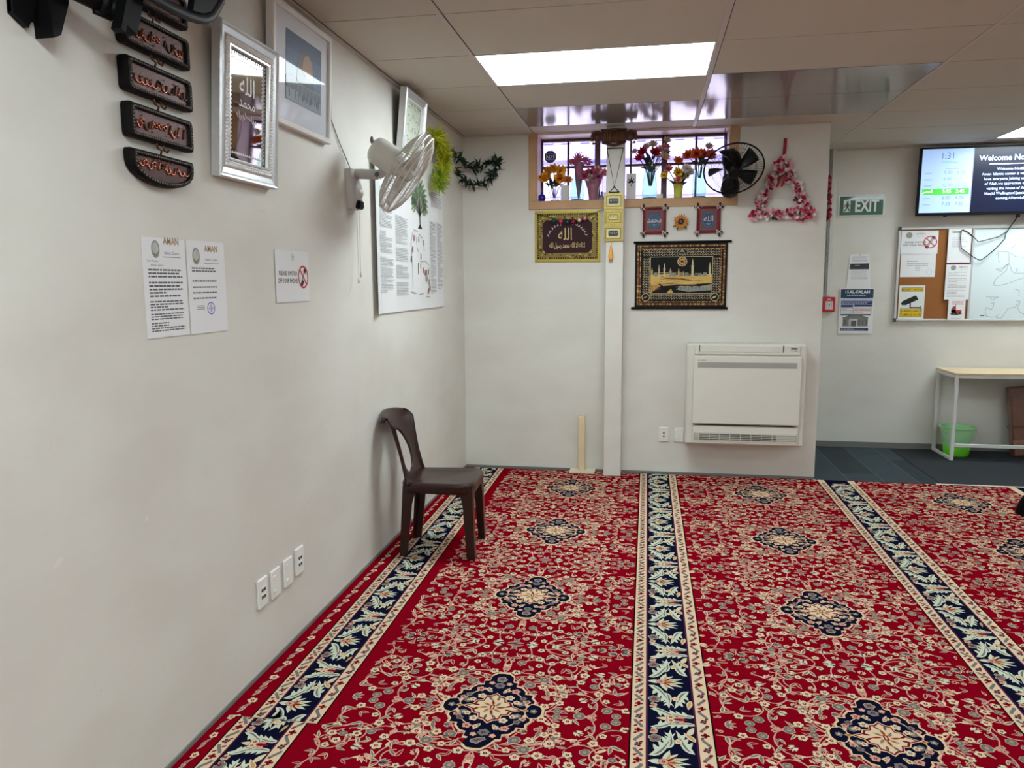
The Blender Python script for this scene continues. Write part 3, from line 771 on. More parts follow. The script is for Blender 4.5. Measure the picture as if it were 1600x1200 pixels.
# ornate silver mirror frame
O,U,V,Hh = tilt(2.396, 2.796, 1.852, 2.352, .012, .045); W_ = .400
t = thing('mirror_frame', 'ornate silver framed mirror etched with white script beside the copper plaques', 'framed mirror', O)
a = M(); rim(a, O,U,V, 0,0,W_,Hh, [(0,-.01),(0,.020),(.004,.026),(.010,.024),(.016,.020),(.034,.016),(.040,.018)], SILV); rim(a,O,U,V,.064,.064,W_-.064,Hh-.064,[(-.006,.012),(-.003,.020),(.004,.020),(.008,.010)],SILV)
a.add([O-U.cross(V)*.01+U*x+V*y for x,y in ((0,0),(W_,0),(W_,Hh),(0,Hh))], [(3,2,1,0)], SILV); fr = part('frame', a, t)
a = M(); N = U.cross(V); rnd = random.Random(5)
def beads(a0,b0,a1,b1,r,st):
    L = 2*(a1-a0+b1-b0); k = int(L/st)
    for i in range(k):
        s_ = i*L/k
        if s_ < a1-a0: q = (a0+s_,b0)
        elif s_ < a1-a0+b1-b0: q = (a1,b0+s_-(a1-a0))
        elif s_ < 2*(a1-a0)+b1-b0: q = (a1-(s_-(a1-a0)-(b1-b0)),b1)
        else: q = (a0,b1-(s_-2*(a1-a0)-(b1-b0)))
        a.ball(O+U*q[0]+V*q[1]+N*.018, r*rnd.uniform(.8,1.15), SILB, 6)
beads(.045,.045,W_-.045,Hh-.045,.0074,.0120); beads(.054,.054,W_-.054,Hh-.054,.0058,.0105)
part('beading', a, t, sub_of=fr)
s = Sheet(O+N*.006, U, V); s.base(.066,.066,W_-.066,Hh-.066,.004,MIR)
rnd = random.Random(9); cx_ = W_/2
s.frame(.085,.09,W_-.085,Hh-.085,.0035,ETCH,1)
for k in range(26):   # lace band down both sides and across the top
    for sx in (-1,1):
        s.disc(cx_+sx*(W_/2-.077), .085+k*.0135, .0052, ETCH, 1, n=8); s.disc(cx_+sx*(W_/2-.094), .092+k*.0135, .0042, ETCH, 1, n=8)
for k in range(17): s.disc(.085+k*.0142, Hh-.078, .0055, ETCH, 1, n=8); s.disc(.092+k*.0142, Hh-.095, .0045, ETCH, 1, n=8); s.disc(.092+k*.0142, .094, .0045, ETCH, 1, n=8)
vv = arabic('الله'); s.text(vv, cx_, Hh-.20, .085, ETCH, 2, bold=.01); s.text(arabic('محمد'), cx_, Hh-.245, .05, ETCH, 2)
for k in range(10): s.line([(cx_-.07+.014*k, Hh-.27+.008*math.sin(k*2)),(cx_-.06+.014*k, Hh-.285-.008*math.sin(k))], .003, ETCH, 1)
part('mirror', s, t)
# white framed photograph of a domed shrine
WFR = mat('white_frame_paint', (226,225,222), 0.4, var=0.02); MATB = mat('pale_mount_board', (206,209,216), 0.8, var=0.02)
O,U,V,Hh = tilt(2.798, 3.338, 2.112, 2.565, .012, .036); W_ = .540; N = U.cross(V)
t = thing('framed_picture', 'white framed photo of a golden dome under blue sky, below the ceiling', 'framed picture', O)
a = M(); rim(a, O,U,V, 0,0,W_,Hh, [(0,-.012),(0,.016),(.003,.019),(.020,.019),(.023,.016),(.023,.006)], WFR)
a.add([O-N*.012+U*x+V*y for x,y in ((0,0),(W_,0),(W_,Hh),(0,Hh))], [(3,2,1,0)], WFR); part('frame', a, t)
s = Sheet(O+N*.007, U, V); GLZ = 1.0
s.base(.022,.022,W_-.022,Hh-.022,.004, mat('glazed_mount',(203,206,214),.5,var=.02,coat=1.0))
part('mount', s, t)
SKY1, SKY2, SKY3 = [mat('photo_sky_%s'%n_, c_, .5, var=.05, scale=8, coat=.3) for n_,c_ in (('deep',(22,46,92)),('mid',(34,64,112)),('pale',(52,84,126)))]
DOME, DOMS, STN, STD, CRWD = mat('photo_gold',(150,108,60),.5,var=.2,coat=.3), mat('photo_dome_shade',(64,52,44),.5,var=.1,coat=.3), mat('photo_stone',(84,92,102),.5,var=.25,scale=50,coat=.3), mat('photo_dark_stone',(40,48,62),.5,var=.3,scale=60,coat=.3), mat('photo_steps',(118,126,138),.5,var=.3,scale=70,coat=.3)
s = Sheet(O+N*.0075, U, V); A0,B0,A1,B1 = .122,.108,.450,.372
s.rect(A0,B0,A1,B1,SKY2,1); s.rect(A0,B0+.20,A1,B1,SKY1,2); s.rect(A0,B0+.10,A1,B0+.14,SKY3,2)
cx_ = A0+.175
s.poly([(cx_-.075,B0+.115)]+[(cx_+.075*math.cos(PI-PI*k/16), B0+.135+.082*math.sin(PI*k/16)*(1.0)) for k in range(17)]+[(cx_+.075,B0+.115)], DOMS, 3)
s.poly([(cx_-.0,B0+.118)]+[(cx_+.02+.05*math.cos(PI-PI*k/12), B0+.14+.07*math.sin(PI*k/12)) for k in range(13)]+[(cx_+.07,B0+.118)], DOME, 4)
s.line([(cx_,B0+.215),(cx_,B0+.235)], .004, DOMS, 3)
s.rect(cx_-.08,B0+.085,cx_+.08,B0+.118,STD,4); s.rect(A0,B0+.05,A1,B0+.088,STN,4); s.poly([(A0,B0+.088),(A0+.09,B0+.105),(A0+.09,B0+.05),(A0,B0+.05)],STD,5)
for k in range(9): s.rect(A0+.01+k*.036,B0+.045,A0+.026+k*.036,B0+.075,STD,6)
s.rect(A0,B0,A1,B0+.048,CRWD,5)
rnd = random.Random(2)
for k in range(34): x = A0+.01+rnd.random()*(A1-A0-.03); s.rect(x,B0+.012+rnd.random()*.02,x+.006,B0+.045,STD,7)
part('photograph', s, t)
# narrow silver frame near the corner
O,U,V,Hh = tilt(4.290, 4.690, 2.165, 2.590, .030, .075); W_ = .400; N = U.cross(V)
t = thing('framed_print', 'silver framed pale green calligraphy print above the tree poster', 'framed picture', O)
a = M(); rim(a, O,U,V, 0,0,W_,Hh, [(0,-.02),(0,.018),(.006,.022),(.014,.014),(.030,.020),(.040,.012),(.044,.004)], SILV); rim(a,O,U,V,.05,.05,W_-.05,Hh-.05,[(-.008,.004),(-.004,.014),(.006,.014),(.010,.004)],SILB)
a.add([O-N*.02+U*x+V*y for x,y in ((0,0),(W_,0),(W_,Hh),(0,Hh))], [(3,2,1,0)], BLKM); part('frame', a, t)
GRN = mat('sage_paper',(206,214,196),.6,var=.06,scale=20); s = Sheet(O+N*.004, U, V); s.base(.05,.05,W_-.05,Hh-.05,.003,GRN)
DGR = mat('sage_ink',(96,110,88),.6,var=.1)
for k in range(5):
    y = .09+.065*k
    for j in range(6): s.line([(.09+.04*j,y+.02*math.sin(j*1.7+k)),(.115+.04*j,y+.02*math.sin(j*2.3+k)+.012),(.12+.04*j,y-.012)], .004, DGR, 1)
s.frame(.065,.065,W_-.065,Hh-.065,.003,DGR,1)
part('print', s, t)

# ---- notices
def notice(y0,y1,z0,z1,x=.0026): return Sheet((x,0,0), EY, EZ, .0002).base(y0,z0,y1,z1,.0016,PAPER)
def letterhead(s, ye, ze, r, yt, size):
    s.disc(ye, ze, r, EGG, 1, rb=r*1.32, n=20); s.disc(ye, ze+.1*r, r*.72, mat('emblem_pale',(186,188,182),.7,var=.2), 2, rb=r*.9); s.poly([(ye-r*.75,ze-r*.35),(ye,ze-r*.75),(ye+r*.8,ze-r*.2),(ye+r*.5,ze-r*.7),(ye,ze-r*1.1),(ye-r*.5,ze-r*.9)], EGGG, 3)
    s.text('AMAN', yt, ze+.012*size/.022, size, GOLDI, 2, bold=.02, sx=.9); s.text('Islamic Centre', yt, ze-.010*size/.022, size*.42, INK, 2)
    s.rect(yt-size*1.5, ze-.017*size/.022, yt+size*1.5, ze-.015*size/.022, INKL, 1)
s = notice(2.010,2.220,1.333,1.630); letterhead(s, 2.072, 1.596, .020, 2.150, .030)
s.text('Dear Members', 2.030, 1.5585, .0085, INK, 2, 'LEFT'); s.text('Assalamu alaikum', 2.045, 1.546, .0085, INK, 2, 'LEFT')
for z0,z1,n,sd in ((1.510,1.540,3,1),(1.452,1.502,5,2),(1.412,1.445,4,3),(1.385,1.407,3,4),(1.350,1.380,4,5)): s.writing(2.032,2.198,z0,z1,n,INK,1,sd,th=.5)
s.poly([(2.09,1.3335),(2.135,1.3335),(2.13,1.352),(2.112,1.358),(2.094,1.35)], LAM, 1)
single('paper_notice', s, 'long white letter full of text taped to left wall, left of its pair', 'notice', (0,2.115,1.333), )
s = notice(2.228,2.446,1.332,1.632,.0034); letterhead(s, 2.278, 1.582, .021, 2.366, .030)
for z0,z1,n,sd in ((1.530,1.548,2,6),(1.497,1.507,1,7),(1.478,1.487,1,8),(1.460,1.469,1,9),(1.442,1.451,1,10)): s.writing(2.250,2.395,z0,z1,n,INK,1,sd,th=.5,ragged=False)
s.writing(2.268,2.315,1.408,1.424,3,INK,1,11); s.ring(2.348,1.412,.023,.021,.004,BLUI,1); s.disc(2.348,1.412,.013,mat('stamp_wash',(206,202,226),.7,var=.05),1); s.line([(2.333,1.412),(2.363,1.412)],.002,BLUI,2); s.line([(2.348,1.40),(2.348,1.424)],.002,BLUI,2)
single('paper_notice', s, 'white letter with few lines and a violet round stamp, right of its pair', 'notice', (0,2.337,1.332))
s = Sheet((.004,0,0), EY, EZ, .0002); s.base(2.812,1.418,3.112,1.626,.0016,LAM)
s.text('PLEASE, SWITCH', 2.918, 1.526, .024, INKB, 2, bold=.012, width=.158); s.text('OFF YOUR PHONE!', 2.916, 1.496, .024, INKB, 2, bold=.012, width=.172)
s.ring(3.055,1.520,.048,.048,.008,RED,4,28); s.line([(3.024,1.553),(3.086,1.487)], .008, RED, 5)
s.poly([(3.028,1.49),(3.044,1.478),(3.062,1.50),(3.046,1.512)],INKB,2); s.poly([(3.058,1.545),(3.074,1.532),(3.088,1.55),(3.072,1.562)],INKB,2); s.line([(3.046,1.508),(3.064,1.54)],.012,INKL,2)
s.disc(2.962,1.600,.018,mat('tape_hole_pale',(214,214,214),.5),1); s.poly([(2.957,1.606),(2.967,1.604),(2.970,1.594),(2.964,1.588),(2.966,1.598)],INKB,2)
single('paper_sign', s, 'small laminated sign asking to switch off phones, on the left wall', 'sign', (0,2.96,1.418))

# ---- big poster with a tree
s = Sheet((.0,0,0), EY, EZ, .0003); Y0,Y1,Z0,Z1 = 3.905,5.325,1.326,2.166
s.warp = None
R_ = 12
for i in range(R_):      # gently curling sheet
    ya, yb = Y0+(Y1-Y0)*i/R_, Y0+(Y1-Y0)*(i+1)/R_
    f = lambda y: .006+.020*max(0,1-(y-Y0)/.14)**2+.004*math.sin(7*y)**2
    vs = [Vector((f(ya),ya,Z0)),Vector((f(yb),yb,Z0)),Vector((f(yb),yb,Z1)),Vector((f(ya),ya,Z1))]; s.add(vs+[v-EX*.0012 for v in vs], [(0,1,2,3),(7,6,5,4),(0,4,5,1),(3,2,6,7),(0,3,7,4),(1,5,6,2)], LAM, False)
s.O = Vector((.0115,0,0)); TG = mat('tree_green_print',(128,150,118),.6,var=.15); TB = mat('tree_trunk_print',(58,54,50),.6,var=.1)
for (ya,yb,za,zb,n,sd) in ((4.02,4.15,1.98,2.02,2,31),(3.985,4.215,1.80,1.91,14,32),(3.985,4.215,1.66,1.78,14,33),(3.985,4.215,1.44,1.64,24,34),(4.265,4.50,1.72,1.885,18,35),(4.265,4.50,1.62,1.70,9,36),(4.265,4.50,1.52,1.60,9,37),(4.265,4.50,1.42,1.50,9,38),
                           (4.98,5.115,1.42,1.90,52,39),(5.15,5.29,1.45,1.90,50,40),(5.02,5.27,2.0,2.10,8,41)):
    s.writing(ya,yb,za,zb,n,INKL,1,sd,th=.42)
cy = 4.755; s.line([(cy,1.84),(cy-.004,1.92),(cy,2.02)], .014, TB, 2)
for k in range(15):
    an = -1.25+2.5*k/14; L = .20-.05*abs(an); s.line([(cy,1.905+.012*(k%3)),(cy+L*.55*math.sin(an)*1.15,1.93+L*.55*math.cos(an)),(cy+L*math.sin(an)*1.05,1.925+L*1.1*math.cos(an))], .006, TB if k%3 else TG, 2)
    for j in range(5):
        f_ = .5+.12*j; s.poly(leaf(cy+L*f_*math.sin(an)*1.1,1.925+L*f_*1.05*math.cos(an),PI/2-an+(.8 if j%2 else -.8),.055,.02),TG,1)
s.poly([(cy-.05,1.835),(cy+.05,1.835),(cy+.01,1.86),(cy-.01,1.86)],TB,2)
for pts in ([(4.62,1.82),(4.70,1.815)],[(4.60,1.81),(4.56,1.74),(4.58,1.60),(4.58,1.46)],[(4.66,1.78),(4.68,1.71),(4.72,1.68)],[(4.72,1.80),(4.80,1.78),(4.84,1.70)],[(4.74,1.63),(4.86,1.635),(4.94,1.61)],[(4.94,1.60),(4.95,1.45)],[(4.54,1.44),(4.64,1.43)],[(4.70,1.42),(4.80,1.425)],[(4.86,1.405),(4.95,1.40)]): s.line(pts,.006,INKL,1)
rnd = random.Random(3); RB = mat('russet_print',(150,88,70),.6)
for y,z in ((4.62,1.77),(4.72,1.765),(4.83,1.75),(4.59,1.70),(4.56,1.64),(4.76,1.66),(4.70,1.60),(4.75,1.60),(4.70,1.565),(4.81,1.575),(4.85,1.56),(4.88,1.56),(4.92,1.565),(4.865,1.52),(4.90,1.52),(4.94,1.50),(4.955,1.46),(4.92,1.44)):
    s.rect(y-.008,z-.018,y+.008,z+.018,rnd.choice([RB,INK,RB]),2)
s.rect(3.965,1.36,3.98,1.42,mat('yellow_print',(216,200,140),.6),1)
single('tree_poster', s, 'large white poster with a branching green tree and columns of text', 'poster', (0,4.6,Z0))

# ---- power points low on the left wall
PIN = mat('socket_slot', (60,58,56), 0.6, var=0.05)
def outlet(T, label, kind, group):
    """75 by 116 plate in a local frame: x right, y up, z out of the wall"""
    t = thing('power_outlet', label, 'power outlet', T @ Vector((0,-.058,0)), group)
    a = M(); a.T = T; a.box((-.0375,-.058,0),(.0375,.058,.011), WPL, .004); part('plate', a, t)
    if kind == 'double':
        for y in (.03,-.03):
            a = M(); a.T = T; a.box((-.026,y-.007,.010),(-.010,y+.007,.015), WPL, .002); part('switch', a, t)
            a = M(); a.T = T
            for x,y2,r_ in ((.008,.007,.5),(.022,.007,-.5),(.015,-.008,0)):
                a.prism([(x-.001+(.003*r_),y+y2-.005),(x+.001+(.003*r_),y+y2-.005),(x+.001-(.003*r_),y+y2+.005),(x-.001-(.003*r_),y+y2+.005)], .0006, PIN, T @ Vector((0,0,.0108)), (T.to_3x3() @ EX), (T.to_3x3() @ EY))
            a.T = Matrix.Identity(4); part('pin_slots', a, t)
    elif kind == 'data':
        for y in (.014,-.014):
            for x in (-.009,.009):
                a = M(); a.T = T; a.box((x-.0065,y-.008,.0105),(x+.0065,y+.006,.0118), PIN); a.box((x-.0075,y+.006,.0105),(x+.0075,y+.0085,.014), WPL); part('jack', a, t)
    else:
        for y in (.012,-.012):
            a = M(); a.T = T; a.lathe([(0,.0125),(.0055,.0125),(.007,.0118),(.0075,.0105)], PIN, 12, (0,y,0)); part('jack', a, t)
LW = Matrix(((0,0,1,0),(1,0,0,0),(0,1,0,0),(0,0,0,1)))
for y,z,k,l in ((2.583,.316,'data','white data outlet, nearest the camera of four low on the left wall'),(2.688,.313,'double','second white outlet from the camera low on the left wall, with two switches'),(2.795,.317,'double','third white outlet from the camera low on the left wall, with two switches'),(2.900,.327,'data','white data outlet with dark sockets, farthest of four low on the left wall')):
    outlet(Matrix.Translation((0,y,z)) @ LW, l, k, 'outlets low on the left wall')

# paint chips where the wall was knocked
for k,(u,v,du,dv) in enumerate(((91,878,12,7),(229,810,6,4))):
    p = on(0,0,u,v); s = Sheet((.0006,0,0),EY,EZ,.0003); rnd = random.Random(k)
    s.poly([(p.y+.018*math.cos(2*PI*i/9)*rnd.uniform(.7,1.1)*(du/12), p.z+.010*math.sin(2*PI*i/9)*rnd.uniform(.7,1.1)+.008*math.cos(2*PI*i/9)*du/12) for i in range(9)], chip, 1)
    struct('trim_%d'%(5+k), s)

# ================================================================== wall fans
FANW = mat('fan_white_plastic', (214,212,204), 0.4, var=0.02); FANG = mat('fan_pale_grey', (186,182,178), 0.4, var=0.03)
WIRE = mat('fan_wire_silver', (206,202,194), 0.35, metal=0.2, var=0.05); LEAFG = mat('grey_green_knob',(96,106,96),.5,var=.1)
BLADEW = mat('fan_blade_milky', (206,204,200), 0.3, var=0.03)
def cage(m, C, ax, R, h, mt, n_rad, n_ring, r0=.035, wr=.0010, depth_pow=2.2, base=0.0):
    q = Vector(ax).to_track_quat('Z','Y').to_matrix()
    prof = lambda f: base+h*(1-f**depth_pow)
    def P(f, a): return C + q @ Vector((R*f*math.cos(a), R*f*math.sin(a), prof(f)))
    f0 = r0/R
    for k in range(n_rad):
        a = 2*PI*k/n_rad; m.tube([P(f0+(1-f0)*j/6, a+.25*(1-j/6)) for j in range(7)], wr, mt, 4, cap=False)
    for j in range(1,n_ring+1):
        f = f0+(1-f0)*j/(n_ring+1); m.tube([P(f,2*PI*k/36) for k in range(36)], wr*1.3, mt, 4, closed=True)
    m.lathe([(0,prof(f0)+.004),(r0*.8,prof(f0)+.004),(r0,prof(f0)),(r0,prof(f0)-.004)], mt, 20, C, ax)
def blades(m, C, ax, R, n, mt, a0=0, pitch=.028, w_=.32):
    q = Vector(ax).to_track_quat('Z','Y').to_matrix()
    for k in range(n):
        b = a0+2*PI*k/n; G = []
        for i in range(7):
            f = .16+.84*i/6; row = []
            for j in range(5):
                s_ = (j/4-.5)*2; wd = w_*(0.55+.75*f-.35*max(0,f-.75)*4*.4)
                an = b+s_*wd*(1.25-.45*f)+.25*f
                row.append(C + q @ Vector((R*f*math.cos(an), R*f*math.sin(an), -s_*pitch*(1.1-.3*f))))
            G.append(row)
        m.grid(G, mt)
# ---- white fan
FC = Vector((.290,3.62,2.018)); _v = (FC-CAM).normalized(); AX = RIGHT*.83+DOWN*.56; AX = (AX-_v*AX.dot(_v)-_v*.10).normalized()
t = thing('wall_fan', 'white wall fan tilted down, with grey cage and pull cords, left wall', 'fan', (0,3.63,1.855))
a = M(); G = []
for i in range(9):
    f = i/8; z = 1.852+.190*f; d = .030+.018*math.sin(PI*min(1,f*1.2)) ; w_ = .066*(1-.25*(1-f)**2)
    G.append([Vector((x,3.632+y,z)) for x,y in ((0,-w_),(d*.7,-w_*.96),(d,-w_*.6),(d+.004,0),(d,w_*.6),(d*.7,w_*.96),(0,w_))])
a.grid(G, FANG); a.add([G[0][k] for k in range(7)], [tuple(range(7))[::-1]], FANG); a.add([G[-1][k] for k in range(7)], [tuple(range(7))], FANG); part('mount', a, t)
a = M(); a.lathe([(0,.012),(.018,.010),(.020,0)], FANW, 14, (.046,3.632,1.93), (1,-.3,0)); a.box((.03,3.60,1.853),(.058,3.664,1.895), BLK, .008); part('control_panel', a, t)
a = M(); tip = Vector((.148,3.622,2.012)); a.tube([(.0,3.632,2.022),(.06,3.63,2.022),(.13,3.622,2.016),tip], [.026,.025,.024,.022], FANG, 10); part('arm', a, t)
a = M(); a.lathe([(0,.027),(.010,.027),(.0115,.024)], LEAFG, 10, tip, (0,-1,0)); part('bolt', a, t)
MC = FC-AX*.135+Vector((0,0,.012))
a = M(); a.tube([tip, tip.lerp(FC-AX*.07,.6), FC-AX*.06-Vector((0,0,.018))], [.022,.024,.022], FANG, 10); part('neck', a, t)
a = M(); a.lathe([(0,-.085),(.038,-.083),(.058,-.070),(.066,-.045),(.067,0),(.066,.045),(.058,.075),(.045,.10)], FANW, 24, FC-AX*.115+Vector((.004,0,.012)), AX); part('motor_housing', a, t)
rear = FC-AX*.192+Vector((.0,0,.012))
for dz in (.034,-.034):
    a = M(); a.ball(rear+DOWN*dz, .019, LEAFG, 8, (.5,.6,1.0)); part('knob', a, t)
RF = .203
a = M(); cage(a, FC, -AX, RF, .048, WIRE, 90, 5, .05, .0013, 3.5, .022); part('rear_grille', a, t)
a = M(); cage(a, FC, AX, RF, .046, WIRE, 90, 5, .035, .0013, 3.5, .026); part('front_grille', a, t)
a = M(); q = AX.to_track_quat('Z','Y').to_matrix(); 
for h_ in (-.022,.002,.026): a.tube([FC+q@Vector((RF*(1.0 if h_ != .002 else 1.03)*math.cos(2*PI*k/40),RF*(1.0 if h_ != .002 else 1.03)*math.sin(2*PI*k/40),h_)) for k in range(40)], .0042, WIRE, 8, closed=True)
for k in range(90): an = 2*PI*k/90; a.tube([FC+q@Vector((RF*f_*math.cos(an),RF*f_*math.sin(an),h_)) for f_,h_ in ((1,-.022),(1.03,.002),(1,.026))], .0013, WIRE, 4, cap=False)
part('grille_rim', a, t)
a = M(); blades(a, FC, AX, RF*.88, 3, BLADEW, .4, .03, .5); part('blades', a, t, solid=.002)
a = M(); a.lathe([(0,.040),(.020,.038),(.034,.025),(.036,-.03)], FANW, 18, FC, AX); part('hub', a, t)
CORD = mat('white_cord', (214,212,206), .5, var=.03); CORDG = mat('grey_flex', (120,118,116), .5, var=.03)
a = M(); c0 = on(0,.004,517,186); c1 = on(0,.006,530,222)
a.tube([on(0,.004,517,160), c0, c1, Vector((.012,3.60,2.05)), Vector((.012,3.61,2.03))], .0026, CORDG, 6); part('power_cord', a, t)
for k,(dy,zb) in enumerate(((0.0,1.515),(.030,1.545))):
    a = M(); y = 3.60+dy; a.tube([(.04,y,1.856),(.04,y,zb)], .0011, CORD, 5); a.lathe([(0,0),(.005,.002),(.006,.012),(.003,.026),(0,.027)], CORD, 8, (.04,y,zb-.024)); part('pull_cord', a, t)
# ---- black fan
FC = Vector((2.018,5.60,2.262)); n_im = Vector((.23,.97)).normalized()
view = (FC-CAM).normalized(); AX = (-view*math.cos(.70)+(RIGHT*n_im.x+DOWN*n_im.y)*math.sin(.70)).normalized()
FB = mat('fan_black_plastic', (10,10,11), 0.4, var=0.05, spec=.25); FBB = mat('fan_black_blade', (13,13,15), 0.35, var=0.05, spec=.3)
t = thing('wall_fan', 'black round wall fan by the right end of the window', 'fan', (2.03,D,2.13))
a = M(); a.box((1.975,D-.045,2.125),(2.085,D-.002,2.275), FB, .02); part('mount', a, t)
a = M(); a.lathe([(0,.13),(.046,.125),(.062,.10),(.066,.02),(.05,0)], FB, 18, (2.018,5.865,2.135), (0,-.6,.35)); part('control_panel', a, t)
a = M(); LEDG = mat('fan_indicator',(150,200,170),.4,emit=.3); a.box((2.052,5.772,2.182),(2.056,5.775,2.20), LEDG); part('indicator', a, t)
a = M(); a.tube([(2.03,5.93,2.255),(2.03,5.84,2.275),FC-AX*.11], [.026,.025,.022], FB, 10); part('arm', a, t)
a = M(); a.lathe([(0,-.10),(.04,-.095),(.060,-.075),(.066,-.03),(.066,.03),(.05,.055)], FB, 22, FC-AX*.085, AX); part('motor_housing', a, t)
RF = .203
a = M(); cage(a, FC, -AX, RF, .045, FB, 60, 2, .05, .0009); part('rear_grille', a, t)
a = M(); cage(a, FC, AX, RF, .055, FB, 60, 2, .042, .0009); part('front_grille', a, t)
a = M(); q = AX.to_track_quat('Z','Y').to_matrix(); a.tube([FC+q@Vector((RF*math.cos(2*PI*k/40),RF*math.sin(2*PI*k/40),0)) for k in range(40)], .0055, FB, 8, closed=True); part('grille_rim', a, t)
a = M(); blades(a, FC, AX, RF*.86, 5, FBB, .55, .028, .30); part('blades', a, t, solid=.002)
a = M(); a.lathe([(0,.036),(.026,.034),(.042,.02),(.044,-.03)], FB, 18, FC, AX); part('hub', a, t)
a = M(); a.tube([(1.985,D-.02,2.60),(1.978,D-.03,2.50),(1.99,D-.03,2.42),(2.012,D-.03,2.37),(2.022,D-.03,2.27)], .003, BLK, 6); part('power_cord', a, t)

# ================================================================== garlands
LEAFD = mat('dark_silk_leaf', (20,42,30), 0.5, var=0.3, scale=30); LEAFD2 = mat('deep_green_leaf', (34,66,44), 0.5, var=0.25, scale=30)
BUD = mat('cream_bud', (200,200,186), .6, var=.1)
def petal(m, c, d, L, W, mt, up=Vector((0,0,1)), curl=.2, n=4):
    d = Vector(d).normalized(); s_ = d.cross(up); s_ = s_.normalized() if s_.length > 1e-4 else d.orthogonal().normalized(); u = s_.cross(d); G = []
    for i in range(n+1):
        f = i/n; wv = W/2*math.sin(PI*min(1,.08+.92*f**.8))*1.0 if i < n else W*.04
        cc = Vector(c)+d*L*f+u*curl*L*f*f
        G.append([cc-s_*wv, cc+u*W*.08, cc+s_*wv])
    m.grid(G, mt)
rnd = random.Random(12)
def rv(r_): return Vector((r_.uniform(-1,1),r_.uniform(-1,1),r_.uniform(-1,1)))
# dark green leaf loop across the corner
t = thing('leaf_garland', 'dark green leaf garland looped across the corner beside the yellow one', 'garland', (.1,5.93,2.25))
path = [Vector(p) for p in ((.015,5.62,2.455),(.02,5.74,2.42),(.06,5.88,2.385),(.12,5.93,2.375),(.18,5.93,2.395),(.24,5.94,2.415),(.29,5.945,2.430),(.28,5.94,2.38),(.250,5.935,2.325),(.19,5.93,2.270),(.12,5.92,2.240),(.06,5.89,2.255),(.025,5.80,2.295),(.015,5.68,2.35))]
a = M(); a.tube(path, .004, LEAFD, 6); part('stem', a, t)
N_ = 0
for i in range(len(path)-1):
    for j in range(13):
        p = path[i].lerp(path[i+1], j/13); d = (path[i+1]-path[i]).normalized()*rnd.uniform(-.3,.9)+rv(rnd)*.9; d.y = min(d.y,.1); d.x = max(d.x,-.2) if p.x < .08 else d.x
        a = M() if j == 0 else a
        petal(a, p, d, rnd.uniform(.045,.080), .020, rnd.choice([LEAFD,LEAFD,LEAFD2]), rv(rnd), .2)
    part('leaf_spray', a, t)
for p in (path[4],path[9],path[10],path[7]):
    a = M(); a.ball(p+Vector((.01,-.03,-.01)), .011, BUD, 8); part('bud', a, t)
# yellow tinsel crescent on the left wall
YEL = mat('yellow_green_tinsel', (176,176,14), .5, var=.25, scale=50); YEG = mat('olive_tinsel', (124,146,30), .5, var=.25, scale=50)
t = thing('tinsel_garland', 'bright yellow green tinsel garland hung on the left wall near corner', 'garland', (.04,5.2,2.13))
path = [on(0,.075,u,v) for u,v in ((677,209),(684,216),(690,228),(694,243),(694,258),(691,271),(687,282),(684,290))]
for i in range(len(path)-1):
    a = M()
    for j in range(230):
        p = path[i].lerp(path[i+1], rnd.random()); d = rv(rnd); d.x = max(d.x,-.5)
        petal(a, p, d, rnd.uniform(.05,.092), .0065, YEG if (i > 4 and rnd.random() < .7) or rnd.random() < .15 else YEL, rv(rnd), .25, 3)
    part('tinsel_tuft', a, t)
a = M(); a.tube(path, .014, YEG, 8); part('core', a, t)
# pink and white triangle garlands
PK = mat('pink_silk', (214,70,110), .6, var=.25, scale=60); PKL = mat('pale_pink_silk', (232,176,188), .6, var=.2, scale=60); CRS = mat('crimson_silk', (168,18,52), .6, var=.2, scale=60)
WHS = mat('white_silk', (228,222,218), .6, var=.06, scale=60); GRL = mat('garland_green_leaf', (40,86,52), .5, var=.25)
def blossom(m, c, r, seed, out, mats=None, n=7):
    rr = random.Random(seed)
    up = Vector(out).normalized(); s1 = up.orthogonal().normalized(); s2 = up.cross(s1)
    for ring_,(k,sp,L) in enumerate(((n,1.0,1.0),(n-1,.55,.8),(4,.2,.55))):
        for i in range(k):
            a_ = 2*PI*i/k+ring_*.5+rr.random()*.3; d = (s1*math.cos(a_)+s2*math.sin(a_))*sp+up*(1.15-sp)
            petal(m, Vector(c)+up*.004*ring_, d, r*L*rr.uniform(.9,1.1), r*.85*L, (mats or [PK,PKL,WHS,CRS])[rr.choice([0,1,1,2,2,3]) if not mats else rr.randrange(len(mats))], up, .35, 4)
